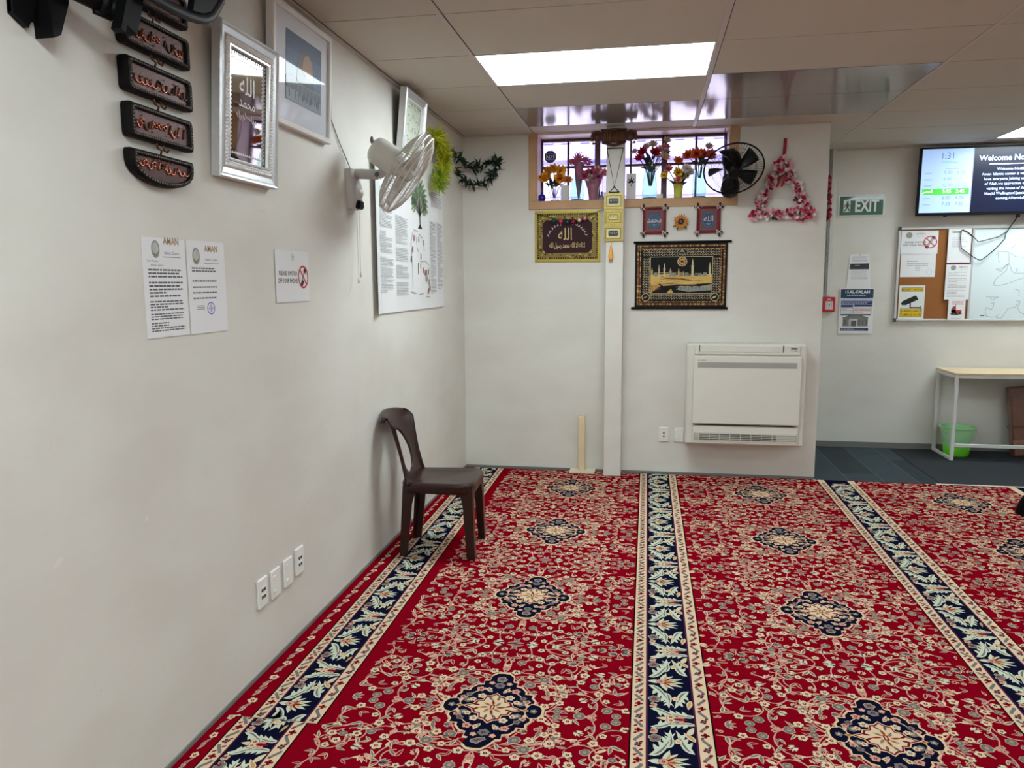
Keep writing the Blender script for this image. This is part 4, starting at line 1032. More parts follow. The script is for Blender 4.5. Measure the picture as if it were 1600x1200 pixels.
def triangle(label, O, U, V, corners, seed, outv, ribbon_top, mats=None, group='triangular silk flower garlands', sc=1.0):
    t = thing('flower_garland', label, 'garland', O, group); rr = random.Random(seed); O = Vector(O)
    P = lambda a,b,d=0: O+U*a+V*b+outv*d
    a = M(); a.tube([P(x,y,.018) for x,y in corners]+[P(*corners[0],.018)], .005, GRL, 6); part('wire_form', a, t)
    k = 0
    for (x0,y0),(x1,y1) in zip(corners, corners[1:]+corners[:1]):
        L = math.hypot(x1-x0,y1-y0); n = max(3,int(L/.047))
        for i in range(n):
            f = i/n; x, y = x0+(x1-x0)*f+rr.uniform(-.012,.012), y0+(y1-y0)*f+rr.uniform(-.012,.012)
            a = M(); blossom(a, P(x,y,.026), rr.uniform(.044,.058)*sc, seed*100+k, outv+rv(rr)*.45, mats); part('blossom', a, t); k += 1
            if k%4 == 0:
                a = M()
                for j in range(3): petal(a, P(x,y,.02*sc), U*rr.uniform(-1,1)+V*rr.uniform(-1,1)+outv*.3, .055*sc, .035, GRL, outv, .2)
                part('leaf', a, t)
    a = M(); (x0,y0) = corners[0]; (x1,y1) = ribbon_top; G = [[P(x0+(x1-x0)*i/6-.011,y0+(y1-y0)*i/6,.022+.003*math.sin(i*2)),P(x0+(x1-x0)*i/6+.011,y0+(y1-y0)*i/6,.018+.003*math.sin(i*2+1))] for i in range(7)]; a.grid(G, CRS)
    part('ribbon', a, t, solid=.0015)
    for d_ in (-.02,.012):
        a = M(); a.grid([[P(x0+d_-.03*j/4,y0-.09-.10*j/4,.05),P(x0+d_+.016-.03*j/4,y0-.09-.10*j/4,.052)] for j in range(5)], CRS); part('ribbon_tail', a, t, solid=.0015)
tri = [(2.400,2.360),(2.205,1.985),(2.590,1.975)]
triangle('triangular pink and white silk flower garland on back wall by the black fan', (0,D,0), EX, EZ, tri, 3, Vector((0,-1,0)), (2.408,2.515))
tri = [(6.12,2.26),(6.02,1.965),(6.24,1.955)]
triangle('crimson flower garland seen edge on round the corner beside the exit sign', (XE,0,0), EY, EZ, tri, 7, Vector((1,0,0)), (6.12,2.36), [CRS,CRS,PK,CRS], sc=.62)

# ================================================================== hangings on the back wall
GOLD = mat('gold_brocade', (160,134,58), 0.4, metal=0.4, var=0.4, scale=90, bump=0.3, bscale=300); GOLB = mat('bright_gold_trim', (178,158,66), 0.3, metal=0.5, var=0.25, scale=60)
MAR = mat('maroon_velvet', (48,18,28), 0.85, var=0.15, sheen=.3); GTXT = mat('gold_thread', (214,186,128), 0.5, var=0.1); SILT = mat('silver_thread',(190,180,170),.5,var=.1)
BLKV = mat('black_velvet', (14,13,16), 0.9, var=0.1, sheen=.15); OLV = mat('olive_brocade',(128,108,52),.5,metal=.3,var=.4,scale=120)
s = bsheet(D-.010, .0006); X0,X1_,Z0,Z1 = .575,1.080,1.650,2.040
s.base(X0,Z0,X1_,Z1,.008,GOLB); s.rect(X0+.018,Z0+.02,X1_-.018,Z1-.02,OLV,1)
k = 0
for i in range(26):
    x = X0+.022+i*.0178
    for z in (Z0+.022,Z1-.036): s.rect(x,z,x+.009,z+.012,BLKV,2)
for i in range(20):
    z = Z0+.03+i*.0166
    for x in (X0+.02,X1_-.030): s.rect(x,z,x+.010,z+.009,BLKV,2)
rnd = random.Random(5)
for i in range(220):      # woven scrolls in the border
    x, z = rnd.uniform(X0+.036,X1_-.036), rnd.uniform(Z0+.04,Z1-.04)
    if X0+.06 < x < X1_-.06 and Z0+.065 < z < Z1-.07: continue
    s.poly(leaf(x,z,rnd.random()*6.3,.022,.009),GOLB if i%2 else MAR,2)
a_,b_,c_,d_ = X0+.060,Z0+.068,X1_-.062,Z1-.072; r = .028
s.poly([(a_+r,b_),(c_-r,b_),(c_,b_+r),(c_,d_-r),(c_-r,d_),(a_+r,d_),(a_,d_-r),(a_,b_+r)], MAR, 4)
cx_ = (a_+c_)/2
s.text(arabic('الله'), cx_-.015, b_+.098, .128, GTXT, 6, width=.105)
s.text(arabic('لا اله الا الله محمد رسول الله'), cx_+.0, b_+.040, .056, GTXT, 6, bold=.006, width=.275)
for k in range(17):
    an = PI-.25-(PI-.5)*k/16
    if 6 < k < 10: continue
    x, z = cx_+.145*math.cos(an), b_+.105+.115*math.sin(an); s.poly(leaf(x,z,an+rnd.uniform(-.6,.6),.020,.007),SILT,6); s.poly(leaf(x,z,an+1.4+rnd.uniform(-.6,.6),.014,.005),SILT,6)
for x,z in ((a_+.008,b_+.006),(c_-.008,b_+.006),(c_-.006,d_+.012),(a_+.006,d_+.012)): s.disc(x,z,.009,GOLB,5,n=8)
single('wall_tapestry', s, 'gold bordered maroon velvet hanging with gold Arabic script under window, left side', 'wall hanging', (.83,D,Z0))

# string of little baubles across it
pts = [(.578,2.023),(.640,2.003),(.727,1.977),(.782,1.971),(.831,1.965),(.875,1.969),(.920,1.978),(.963,1.991),(1.02,2.01),(1.109,2.041)]
t = thing('bauble_string', 'short string of coloured shiny baubles above the maroon hanging', 'garland', (.83,D-.03,1.965))
a = M(); a.tube([(x,D-.030,z) for x,z in pts], .0022, BLK, 5); part('cord', a, t)
cols_ = [(30,70,70),(196,60,88),(24,62,84),(150,30,54),(226,190,170),(214,120,140)]
for k,((x,z),cc) in enumerate(zip(((.727,1.972),(.779,1.967),(.830,1.960),(.876,1.964),(.922,1.974),(.964,1.986)),cols_)):
    a = M(); a.ball((x,D-.034,z-.010), .0185, mat('bauble_gloss_%s'%['teal','rose','blue','ruby','ivory','pink'][k], cc, .12, metal=.4, var=.05), 14); part('bauble', a, t)

# carved piece on the post and the hanging below it
CW = mat('carved_brown_wood', (82,46,32), 0.5, var=0.3, scale=30, bump=.3); CW2 = mat('carved_gilt_edge',(112,72,48),.45,var=.3,scale=50)
t = thing('wood_carving', 'carved brown scrolled wooden ornament at the top of the white post', 'ornament', (1.184,5.80,2.50))
a = M(); yb = 5.798
a.box((1.094,yb-.030,2.502),(1.274,yb,2.585), CW, .008)
for k in range(8): a.tube([(1.124+.0172*k,yb-.030,2.508),(1.124+.0172*k,yb-.042,2.540),(1.124+.0172*k,yb-.030,2.58)], .006, CW2, 6)
a.tube([(1.10,yb-.028,2.502),(1.184,yb-.036,2.478),(1.268,yb-.028,2.502)], .010, CW, 8); a.tube([(1.09,yb-.028,2.588),(1.184,yb-.034,2.592),(1.278,yb-.028,2.588)], .008, CW, 8)
part('centre_block', a, t)
for sx in (-1,1):
    a = M(); cx_ = 1.184+sx*.118
    a.tube([(cx_+.044*f*math.cos(q)*sx,yb-.026,2.540+.044*f*math.sin(q)) for q,f in [(k*.45, 1-.035*k) for k in range(24)]], [.011-.0003*k for k in range(24)], CW, 8)
    a.ball((cx_,yb-.020,2.540), .034, CW, 10, (1,.5,1)); a.ball((cx_,yb-.036,2.540), .012, CW2, 8)
    for dx,dz,r_ in ((.036,.028,.012),(.040,-.022,.013),(.030,-.046,.011),(.010,-.050,.009)): a.ball((cx_+sx*dx,yb-.022,2.545+dz), r_, CW2, 8)
    part('scroll', a, t)
t = thing('gold_wall_hanging', 'three small gold plaques on a black cord with orange tassel, on the post', 'wall hanging', (1.185,5.79,1.66))
yb = 5.794
a = M(); CORDB = mat('black_cord',(30,28,30),.7,var=.1)
a.tube([(1.133,yb,2.463),(1.255,yb,2.463)], .004, CORDB, 6); a.tube([(1.133,yb,2.463),(1.190,yb-.004,2.188),(1.253,yb,2.463)], .0028, CORDB, 6)
a.tube([(1.150,yb-.004,2.146),(1.190,yb-.006,2.188),(1.228,yb-.004,2.146)], .0028, CORDB, 6); a.ball((1.190,yb-.006,2.188), .006, CORDB, 8); a.tube([(1.150,yb-.004,2.148),(1.228,yb-.004,2.148)], .003, CORDB, 6); part('cord', a, t)
GP = mat('stamped_gold_card', (186,164,88), 0.35, metal=0.4, var=0.3, scale=140, bump=.2); DK = mat('dark_inlay',(44,40,40),.3,var=.2)
CRM = mat('cream_inlay',(216,204,150),.5,var=.1)
for zc,inn in ((2.085,DK),(1.966,CRM),(1.850,DK)):
    s = bsheet(yb-.008,.0005); x0,x1,z0,z1 = 1.116,1.256,zc-.057,zc+.058; s.base(x0,z0,x1,z1,.006,GP); s.frame(x0+.014,z0+.016,x1-.014,z1-.018,.004,DK,1); s.rect(x0+.020,z0+.024,x1-.020,z1-.024,CRM if inn is DK else GOLB,1)
    cx_ = (x0+x1)/2; s.poly([(cx_-.036,zc-.012),(cx_-.03,zc-.020),(cx_+.03,zc-.020),(cx_+.036,zc-.012),(cx_+.036,zc+.012),(cx_+.03,zc+.020),(cx_-.03,zc+.020),(cx_-.036,zc+.012)], DK, 2)
    if inn is CRM: s.poly([(cx_-.031,zc-.011),(cx_-.026,zc-.016),(cx_+.026,zc-.016),(cx_+.031,zc-.011),(cx_+.031,zc+.011),(cx_+.026,zc+.016),(cx_-.026,zc+.016),(cx_-.031,zc+.011)], CRM, 3)
    rnd = random.Random(int(zc*100))
    for j in range(6): s.poly(leaf(cx_-.025+.009*j,zc-.006+rnd.random()*.006,rnd.uniform(.3,1.9),.018,.005),INKL if inn is DK else GOLDI,4)
    for j in range(10): s.disc(x0+.010+j*.0133,z1-.007,.003,OLV,1,n=6); s.disc(x0+.010+j*.0133,z0+.007,.003,OLV,1,n=6); s.disc(x0+.006,z0+.012+j*.0103,.003,OLV,1,n=6); s.disc(x1-.006,z0+.012+j*.0103,.003,OLV,1,n=6)
    part('gold_plaque', s, t)
ORG = mat('orange_silk', (236,166,70), 0.6, var=.15, scale=120)
a = M(); a.tube([(1.175,yb-.006,1.794),(1.172,yb-.006,1.760)], .0018, ORG, 5); a.lathe([(.004,.108),(.007,.100),(.006,.092),(.011,.075),(.018,.030),(.015,.002),(0,0)], ORG, 14, (1.171,yb-.018,1.652)); part('tassel', a, t)

# two small framed plaques and a flower between
FRD = mat('crimson_leatherette', (112,28,38), 0.5, var=.12); NVY = mat('navy_glaze',(40,62,104),.4,var=.2,scale=60); TEAL = mat('slate_teal_weave',(72,86,92),.7,var=.25,scale=80); BMB = mat('dark_rod_end',(44,32,30),.5); WTHR = mat('white_cord_lashing',(206,202,196),.6)
def small_plaque(xc, zc, word, label):
    t = thing('small_plaque', label, 'wall plaque', (xc,D,zc-.115), 'small crimson plaques under the window')
    x0,x1,z0,z1 = xc-.081,xc+.081,zc-.098,zc+.098; y = D-.012
    s = bsheet(y,.0005); s.base(x0,z0,x1,z1,.008,FRD); s.frame(x0+.022,z0+.022,x1-.022,z1-.022,.012,mat('rose_mount',(140,58,66),.6,var=.1),1); s.rect(x0+.032,z0+.034,x1-.032,z1-.034,TEAL,2)
    s.disc(xc,zc,.037,NVY,3,rb=.046,n=24); s.ring(xc,zc,.041,.051,.003,mat('slate_blue_thread',(88,108,136),.7),3); s.text(arabic(word), xc, zc-.012, .060, SILT, 5, bold=.012, sx=.8 if len(word) < 5 and word[0] == 'م' else .95)
    s.poly([(xc-.022,zc-.026),(xc+.022,zc-.026),(xc,zc-.042)],mat('sky_thread',(92,132,180),.6),5)
    part('panel', s, t)
    for sx in (-1,1):
        a = M(); x = xc+sx*.080; a.tube([(x,y-.006,z0-.018),(x,y-.006,z1+.018)], .007, FRD, 8); a.ball((x,y-.006,z1+.018),.009,BMB,8); a.ball((x,y-.006,z0-.018),.009,BMB,8); part('side_rod', a, t)
        for z in (z0+.008,z1-.008):
            a = M(); a.tube([(x-.016,y-.012,z-.014),(x+.016,y-.014,z+.014)], .0028, WTHR, 5); a.tube([(x+.016,y-.012,z-.014),(x-.016,y-.014,z+.014)], .0028, WTHR, 5); a.tube([(x-.018,y-.012,z-.016),(x-.018,y-.012,z+.016)], .0026, WTHR, 5); part('lashing', a, t)
    for z in (z0+.006,z1-.006):
        a = M(); a.tube([(x0-.018,y-.004,z),(x1+.018,y-.004,z)], .007, FRD, 8); a.ball((x0-.018,y-.004,z),.008,BMB,8); a.ball((x1+.018,y-.004,z),.008,BMB,8); part('cross_rod', a, t)
    a = M(); a.tube([(x0+.022,y-.014,z1-.01),(xc,y-.006,z1+.045),(x1-.022,y-.014,z1-.01)], .0014, WTHR, 5); part('hanging_cord', a, t)
small_plaque(1.486, 1.948, 'محمد', 'small crimson plaque with silver script, left of the sunflower')
small_plaque(1.883, 1.948, 'الله', 'small crimson plaque with silver script, right of the sunflower')
SUN = mat('sunflower_amber', (206,140,58), .6, var=.25, scale=60); SUND = mat('sunflower_brown', (62,28,22), .7, var=.2); SUNB = mat('seed_blue',(86,98,112),.6,var=.1)
t = thing('sunflower', 'single amber artificial sunflower on wall between two crimson plaques', 'artificial flower', (1.682,D,1.937))
a = M(); c = Vector((1.682,D-.012,1.937)); rr = random.Random(3)
for ring_,n,L in ((0,17,.064),(1,13,.050)):
    for i in range(n):
        q = 2*PI*i/n+ring_*.2; petal(a, c-EY*.006*ring_, Vector((math.cos(q),-.25-.2*ring_,math.sin(q))), L*rr.uniform(.9,1.1), .022, SUN, -EY, .15)
part('petals', a, t)
a = M()
for i in range(13): q = 2*PI*i/13; petal(a, c-EY*.010, Vector((math.cos(q),-.5,math.sin(q))), .032, .014, SUND, -EY, .1)
a.ball(c-EY*.012, .022, SUND, 12, (1,.5,1)); part('centre', a, t)
a = M(); a.ball(c-EY*.022, .011, SUNB, 10, (1,.5,1)); part('seed_head', a, t)
a = M()
for q in (3.7,4.3,5.4): petal(a, c, Vector((math.cos(q),-.1,math.sin(q))), .072, .026, LEAFD, -EY, .1)
part('leaf', a, t)

# black and gold mosque tapestry on rods
t = thing('mosque_tapestry', 'black and gold tapestry of a mosque with minarets hung between two rods', 'tapestry', (1.69,D,1.295))
X0,X1_,Z0,Z1 = 1.348,2.028,1.300,1.782
s = bsheet(D-.012,.0004); s.base(X0,Z0,X1_,Z1,.004,BLKV)
GT = [mat('tapestry_gold_%s'%n_, c_, .5, metal=.2, var=.3, scale=150) for n_,c_ in (('bright',(206,168,88)),('deep',(150,104,52)),('pale',(196,186,146)),('grey',(140,140,132)),('rust',(128,68,40)))]
rnd = random.Random(6)
for q in range(2):
    o = .016+.020*q
    for i in range(60):
        x = X0+.016+i*(X1_-X0-.032)/60
        for z in (Z0+o,Z1-o-.012): s.rect(x,z,x+.0085,z+.012 if q == 0 else z+.007,rnd.choice(GT[:2]+[GT[4]]),1)
    for i in range(42):
        z = Z0+.016+i*(Z1-Z0-.032)/42
        for x in (X0+o,X1_-o-.012): s.rect(x,z,x+.012 if q == 0 else x+.007,z+.0085,rnd.choice(GT[:2]+[GT[4]]),1)
A0,A1,B0,B1 = X0+.118,X1_-.110,Z0+.105,Z1-.108
def lattice(x0,z0,x1,z1,st):   # woven diamond lattice
    x = x0
    i = 0
    while x < x1-.004:
        z = z0; j = 0
        while z < z1-.004:
            m_ = [GT[3],GT[3],GT[1],GT[2]][(i+j)%4]
            s.line([(x,z+st*.5),(x+st*.5,z+st*.9)],.0035,m_,2); s.line([(x+st*.5,z+st*.1),(x+st,z+st*.5)],.0035,m_,2); s.disc(x+st*.5,z+st*.5,.0035,GT[(i*3+j)%4],2,n=6)
            z += st; j += 1
        x += st; i += 1
lattice(X0+.058,Z0+.058,X1_-.055,B0-.008,.019); lattice(X0+.058,B1+.010,X1_-.055,Z1-.056,.019); lattice(X0+.058,B0,A0-.008,B1,.019); lattice(A1+.008,B0,X1_-.055,B1,.019)
s.frame(A0-.006,B0-.006,A1+.006,B1+.006,.004,GT[2],3); s.rect(A0,B0,A1,B1,BLKV,3)
zh = B0+(B1-B0)*.50; W_ = A1-A0
s.poly([(A0,B0+.05),(A1,B0+.075),(A1,zh+.01),(A0+W_*.6,zh-.005),(A0+W_*.3,zh+.012),(A0,zh+.004)], GT[0], 4)
s.poly([(A0,B0),(A0+W_*.16,B0+.055),(A0,B0+.075)], GT[0], 5)
for k in range(7): s.line([(A0+.004+k*.011,B0+.012+.003*k),(A0+.004+k*.011,B0+.066-.002*k)],.005,GT[4],6)
for k in range(14):
    z = B0+.060+.0065*k; m_ = GT[[1,4,3,2,1][k%5]]
    s.line([(A0+W_*x_, z+.012*math.sin(x_*5+k)) for x_ in [rnd.uniform(0,.3)+.1*j for j in range(7)]],.0028,m_,5)
s.poly([(A0+W_*.42,B0+.028),(A0+W_*.62,B0+.010),(A1,B0+.022),(A1,B0+.068),(A0+W_*.75,B0+.045),(A0+W_*.5,B0+.055)],GT[3],6)
for k in range(9): s.line([(A0+W_*(.44+.06*k),B0+.02+.004*(k%3)),(A0+W_*(.45+.06*k),B0+.05)],.003,BLKV,7); s.line([(A0+W_*(.42+.06*k),B0+.046+.006*(k%2)),(A0+W_*(.48+.06*k),B0+.05)],.0028,GT[2],7)
s.line([(A0+W_*.14,B0+.068),(A0+W_*.28,B0+.03)],.010,BLKV,7); s.line([(A0+W_*.05,B0+.006),(A0+W_*.25,B0+.028),(A0+W_*.42,B0+.014)],.006,BLKV,7); s.poly([(A0+W_*.27,B0+.004),(A0+W_*.38,B0+.004),(A0+W_*.34,B0+.034)],GT[0],7)
for fx,h,w_,m_ in ((.02,.055,.012,0),(.135,.075,.009,2),(.225,.085,.013,2),(.325,.05,.017,3),(.46,.05,.010,0),(.535,.03,.008,0),(.685,.115,.017,2),(.965,.09,.014,2)):
    x = A0+W_*fx; s.rect(x-w_/2,zh-.012,x+w_/2,zh+h*.62,GT[m_],6); s.rect(x-w_*.32,zh+h*.62,x+w_*.32,zh+h*.86,GT[m_],6); s.poly([(x-w_*.3,zh+h*.86),(x+w_*.3,zh+h*.86),(x,zh+h*1.1)],GT[m_],6); s.rect(x-w_*.72,zh+h*.58,x+w_*.72,zh+h*.63,GT[0],7)
for fx,w_,h in ((.08,.026,.022),(.38,.03,.014),(.49,.02,.024),(.59,.028,.020),(.78,.05,.015),(.89,.026,.020)): s.rect(A0+W_*fx-w_/2,zh-.008,A0+W_*fx+w_/2,zh+h,GT[3],5)
s.disc(A0+W_*.515,B1-.032,.036,GT[2],8,n=20); s.disc(A0+W_*.515,B1-.032,.031,GT[4],9,n=20)
for k in range(9): q = 2*PI*k/9; s.poly(leaf(A0+W_*.515,B1-.032,q,.028,.011),GT[0],10)
s.disc(A0+W_*.515,B1+.042,.040,GT[3],4,rb=.020); s.disc(A0+W_*.515,B1+.042,.036,BLKV,5,rb=.017)
for k in range(5): s.poly(leaf(A0+W_*.515-.022+.010*k,B1+.036+.006*(k%2),.6+.5*k,.020,.005),GT[2],6)
for x in (X0+.083,X1_-.085):
    s.disc(x,Z0+.075,.031,GT[2],4,n=18); s.disc(x,Z0+.075,.027,BLKV,5,n=18); s.poly(leaf(x-.018,Z0+.066,.5,.04,.014),GT[2] if x > 1.6 else GT[1],6)
part('woven_cloth', s, t)
for z,x0,x1 in ((Z1+.006,1.335,2.055),(Z0-.008,1.322,2.040)):
    a = M(); a.tube([(x0,D-.014,z),(x1,D-.014,z)], .0085, BLKM, 10); part('rod', a, t)

# ================================================================== on the window sill
SY = 6.045; SZ = WZ0+.004
AQUA = mat('aqua_glass', (222,250,245), 0.03, trans=0.96, ior=1.12, var=0.0); CLR = mat('clear_glass', (250,250,254), 0.03, trans=0.97, ior=1.12, var=0.0); AQD = mat('aqua_glass_base',(96,196,182),.15,trans=.6,ior=1.3,var=.1)
YLG = mat('yellow_glass',(236,240,110),.1,trans=.5,ior=1.3,var=.05); PKG = mat('mauve_crackle_glass',(176,120,136),.15,trans=.25,ior=1.3,var=.4,scale=40)
STEM = mat('flower_stem', (38,52,40), .6, var=.2)
def vase(name, label, x, prof, mt, base_mt=None, y=SY):
    t = thing(name, label, 'vase', (x,y,SZ), 'glass vases on the window sill')
    a = M(); a.lathe(prof+[(max(.001,r-.0025),h) for r,h in prof[::-1]], mt, 24, (x,y,SZ)); part('bowl', a, t)
    r0 = prof[0][0]; a = M(); a.lathe([(0,.0005),(r0*.98,.0005),(r0*.99,.012),(0,.014)], base_mt or mt, 24, (x,y,SZ)); part('base', a, t)
def bouquet(label, x, heads, foot, y=SY, leaves=0, seed=1):
    """heads: (dx, z, radius, materials, dy)"""
    t = thing('flower_bouquet', label, 'artificial flowers', (x,y,SZ+foot), 'artificial bouquets along the window sill'); rr = random.Random(seed)
    for k,(dx,z,r,ms,dy) in enumerate(heads):
        c = Vector((x+dx,y+dy,z)); out = Vector((dx*3,-.8,.35+rr.uniform(-.1,.3)))
        a = M(); blossom(a, c, r*1.18, seed*37+k, out, ms, 9); part('bloom', a, t)
        a = M(); a.tube([(x+dx*.08,y+dy*.1,SZ+foot),(x+dx*.3,y+dy*.3,SZ+foot+(z-SZ-foot)*.5),c], .003, STEM, 6); part('stem', a, t)
    if leaves:
        a = M()
        for k in range(leaves):
            z0 = SZ+foot+(min(h[1] for h in heads)-SZ-foot)*rr.uniform(.5,1.0); petal(a, (x+rr.uniform(-.015,.015),y+rr.uniform(-.02,.01),z0), Vector((rr.uniform(-1,1),rr.uniform(-.6,.3),rr.uniform(.1,1.1))), rr.uniform(.05,.085), .024, STEM, -EY, .2)
        part('foliage', a, t)
    return t
YLO = mat('marigold_petal',(236,170,40),.6,var=.2,scale=60); YLD = mat('amber_petal',(206,120,26),.6,var=.2,scale=60); ORP = mat('orange_petal',(216,92,36),.6,var=.2,scale=60); ROP = mat('rust_petal',(170,56,30),.6,var=.2,scale=60)
REDP = mat('red_petal',(170,16,40),.55,var=.2,scale=60); CRP = mat('cream_petal',(224,206,184),.6,var=.1,scale=60); PNP = mat('dusky_pink_petal',(196,84,116),.6,var=.25,scale=60); MVP = mat('mauve_petal',(150,88,112),.6,var=.25,scale=60); PEA = mat('peach_petal',(226,166,140),.6,var=.2,scale=60); SNY = mat('sunny_petal',(232,194,50),.6,var=.15,scale=60)
vase('vase', 'small clear glass vase holding yellow flowers at the left end of sill', .722, [(.034,0),(.040,.03),(.052,.09),(.058,.125)], CLR)
bouquet('yellow marigold bouquet in the clear vase at left end of window sill', .715, [(-.068,2.285,.052,[YLO,YLD,YLO],-.02),(.0,2.350,.050,[YLO,YLD,YLO],-.02),(.050,2.345,.044,[YLO,YLO],.0),(.045,2.285,.048,[YLD,YLO],-.03),(.100,2.275,.038,[YLD,PEA],.0),(-.040,2.345,.042,[YLO,YLD],.01)], .03, leaves=12, seed=2)
vase('vase', 'aqua glass bottle with pink spiky flowers, second from left on sill', .893, [(.050,0),(.053,.01),(.053,.06),(.050,.12),(.036,.165),(.030,.19)], AQUA, AQD)
t = thing('flower_bouquet', 'pink spiky flower bunch standing in the left aqua bottle', 'artificial flowers', (.905,SY,SZ+.14), 'artificial bouquets along the window sill'); rr = random.Random(8)
for cc_,n in (((.900,2.425),60),((.965,2.405),34),((.868,2.410),30)):
    a = M()
    for k in range(n): petal(a, Vector((cc_[0],SY-.01,cc_[1]))+rv(rr)*.022, Vector((rr.uniform(-1,1),rr.uniform(-.7,.4),rr.uniform(-.4,1))), rr.uniform(.03,.06), .010, rr.choice([PNP,PK,MVP]), -EY, .2, 3)
    part('bloom', a, t)
a = M(); a.lathe([(.006,0),(.022,.10),(.034,.22),(.038,.27)], MVP, 14, (.905,SY,SZ+.02)); part('wrapped_stems', a, t)
vase('vase', 'mauve crackle glass vase, flared, just left of the white post', 1.018, [(.036,0),(.034,.02),(.046,.09),(.068,.155)], PKG)
bouquet('mauve and pink flower bunch in the flared vase by the post', 1.010, [(-.055,2.298,.042,[MVP,PNP],-.02),(-.01,2.318,.042,[MVP,REDP],-.02),(.04,2.335,.040,[PNP,PKL],-.01),(.082,2.322,.036,[PK,PKL],.0),(.0,2.275,.040,[MVP,CRP],-.04),(.045,2.285,.036,[MVP,PNP],-.03)], .05, leaves=8, seed=4)
vase('vase', 'tall pale aqua bottle with red and white roses, right of the post', 1.446, [(.054,0),(.058,.015),(.056,.09),(.046,.17),(.034,.235),(.030,.255)], AQUA, AQD)
bouquet('red and white rose bouquet in tall aqua bottle right of post', 1.452, [(-.062,2.462,.036,[REDP],-.03),(-.035,2.503,.030,[CRP],.0),(.030,2.452,.040,[REDP],-.04),(-.082,2.418,.036,[REDP,PK],-.02),(-.118,2.472,.024,[CRP],.0),(.015,2.518,.034,[CRP],.0),(.072,2.485,.032,[CRP,PKL],.0),(.108,2.500,.030,[PNP,PKL],.0),(.116,2.545,.030,[CRP],.0),(.105,2.420,.036,[CRP,PEA],-.02),(.055,2.43,.030,[WHS],-.02),(.110,2.465,.028,[GRL,CRP],.0)], .10, leaves=16, seed=5)
vase('vase', 'small yellow based glass tumbler with mixed flowers, centre right of sill', 1.660, [(.030,0),(.032,.05),(.038,.11)], YLG, YLG)
bouquet('mixed sunflower and orange posy in the small yellow glass tumbler', 1.655, [(.003,2.388,.036,[ORP,YLD],-.02),(-.070,2.330,.036,[PNP,PEA],-.02),(-.098,2.285,.030,[SNY],-.02),(.0,2.300,.038,[SNY,SNY,YLD],-.04),(.060,2.335,.036,[WHS],.0),(.085,2.305,.034,[WHS,CRP],-.01),(.0,2.245,.030,[PEA,ORP],-.05),(.05,2.275,.034,[GRL,CRP],-.03)], .05, leaves=16, seed=6)
vase('vase', 'aqua speckled bottle with orange flowers, right end of the sill', 1.815, [(.050,0),(.054,.015),(.053,.12),(.042,.19),(.036,.22)], AQUA, AQD)
bouquet('orange flower bouquet in the aqua bottle behind the black fan', 1.815, [(-.085,2.428,.042,[ORP,ROP],-.02),(-.030,2.430,.046,[ORP,ROP,ORP],-.04),(.025,2.428,.042,[ORP,ROP],-.03),(.075,2.428,.042,[ORP,ROP],.0),(.062,2.490,.030,[CRP,PEA],.0)], .15, leaves=6, seed=7)
a = M(); GCD = mat('pale_grey_card',(206,204,200),.6,var=.03); a.box((.770,SY-.035,SZ),(.832,SY-.012,SZ+.118), GCD, .002); single('gift_box', a, 'plain pale grey upright box between the two left vases on sill', 'box', (.80,SY,SZ))
t = thing('lotus_card_box', 'slim white box with black lotus motif standing right of the post', 'box', (1.308,SY,SZ))
s = bsheet(SY-.040,.0004); s.base(1.272,SZ,1.344,SZ+.192,.03,mat('white_card',(222,222,220),.6,var=.02))
for an,L in ((PI/2,.048),(PI/2+.55,.040),(PI/2-.55,.040),(PI/2+1.15,.034),(PI/2-1.15,.034)): s.poly(leaf(1.308+.004*math.cos(an),SZ+.118+.006*math.sin(an),an,L,.011),INKB,1)
s.poly(leaf(1.308,SZ+.114,-PI/2,.020,.008),INKB,1); part('printed_box', s, t)
VIO = mat('violet_glass',(58,40,150),.12,trans=.3,ior=1.4,var=.1); t = thing('perfume_bottle', 'tiny round violet glass bottle at far left of sill', 'bottle', (.624,SY-.04,SZ))
a = M(); a.lathe([(0,0),(.018,.002),(.029,.02),(.027,.042),(.012,.056),(.008,.06)], VIO, 16, (.624,SY-.04,SZ)); part('body', a, t); a = M(); a.ball((.624,SY-.04,SZ+.066), .008, VIO, 8); part('stopper', a, t)
t = thing('perfume_bottle', 'small grey stoppered glass bottle against the left of the post', 'bottle', (1.085,SY-.03,SZ)); a = M(); a.lathe([(0,0),(.022,.0),(.024,.02),(.012,.034),(.009,.05)], mat('smoky_glass',(150,150,166),.1,trans=.4,ior=1.3,var=.1), 14, (1.085,SY-.03,SZ)); part('body', a, t); a = M(); a.ball((1.085,SY-.03,SZ+.056),.010,mat('smoky_stopper',(90,90,104),.2),8); part('stopper', a, t)
a = M(); a.box((1.500,SY-.05,SZ),(1.546,SY-.02,SZ+.034), mat('cream_card',(226,214,196),.6,var=.03), .002); single('gift_box', a, 'tiny cream box beside the tall aqua rose bottle', 'box', (1.52,SY,SZ))
s = bsheet(GY-.0035,.0004); NV = mat('navy_sticker',(34,36,96),.5,var=.05); STW = mat('sticker_white',(206,208,236),.5,var=.02); xc,zc,r = .668,2.478,.050
oc = lambda r: [(xc+r*math.cos(PI/8+k*PI/4), zc+r*math.sin(PI/8+k*PI/4)) for k in range(8)]
n8 = oc(r); s.add([s.P(a_,b_,0) for a_,b_ in n8]+[s.P(a_,b_,0)+EY*.001 for a_,b_ in n8], [tuple(range(8)),tuple(range(8,16))[::-1]]+[(i,8+i,8+(i+1)%8,(i+1)%8) for i in range(8)], NV)
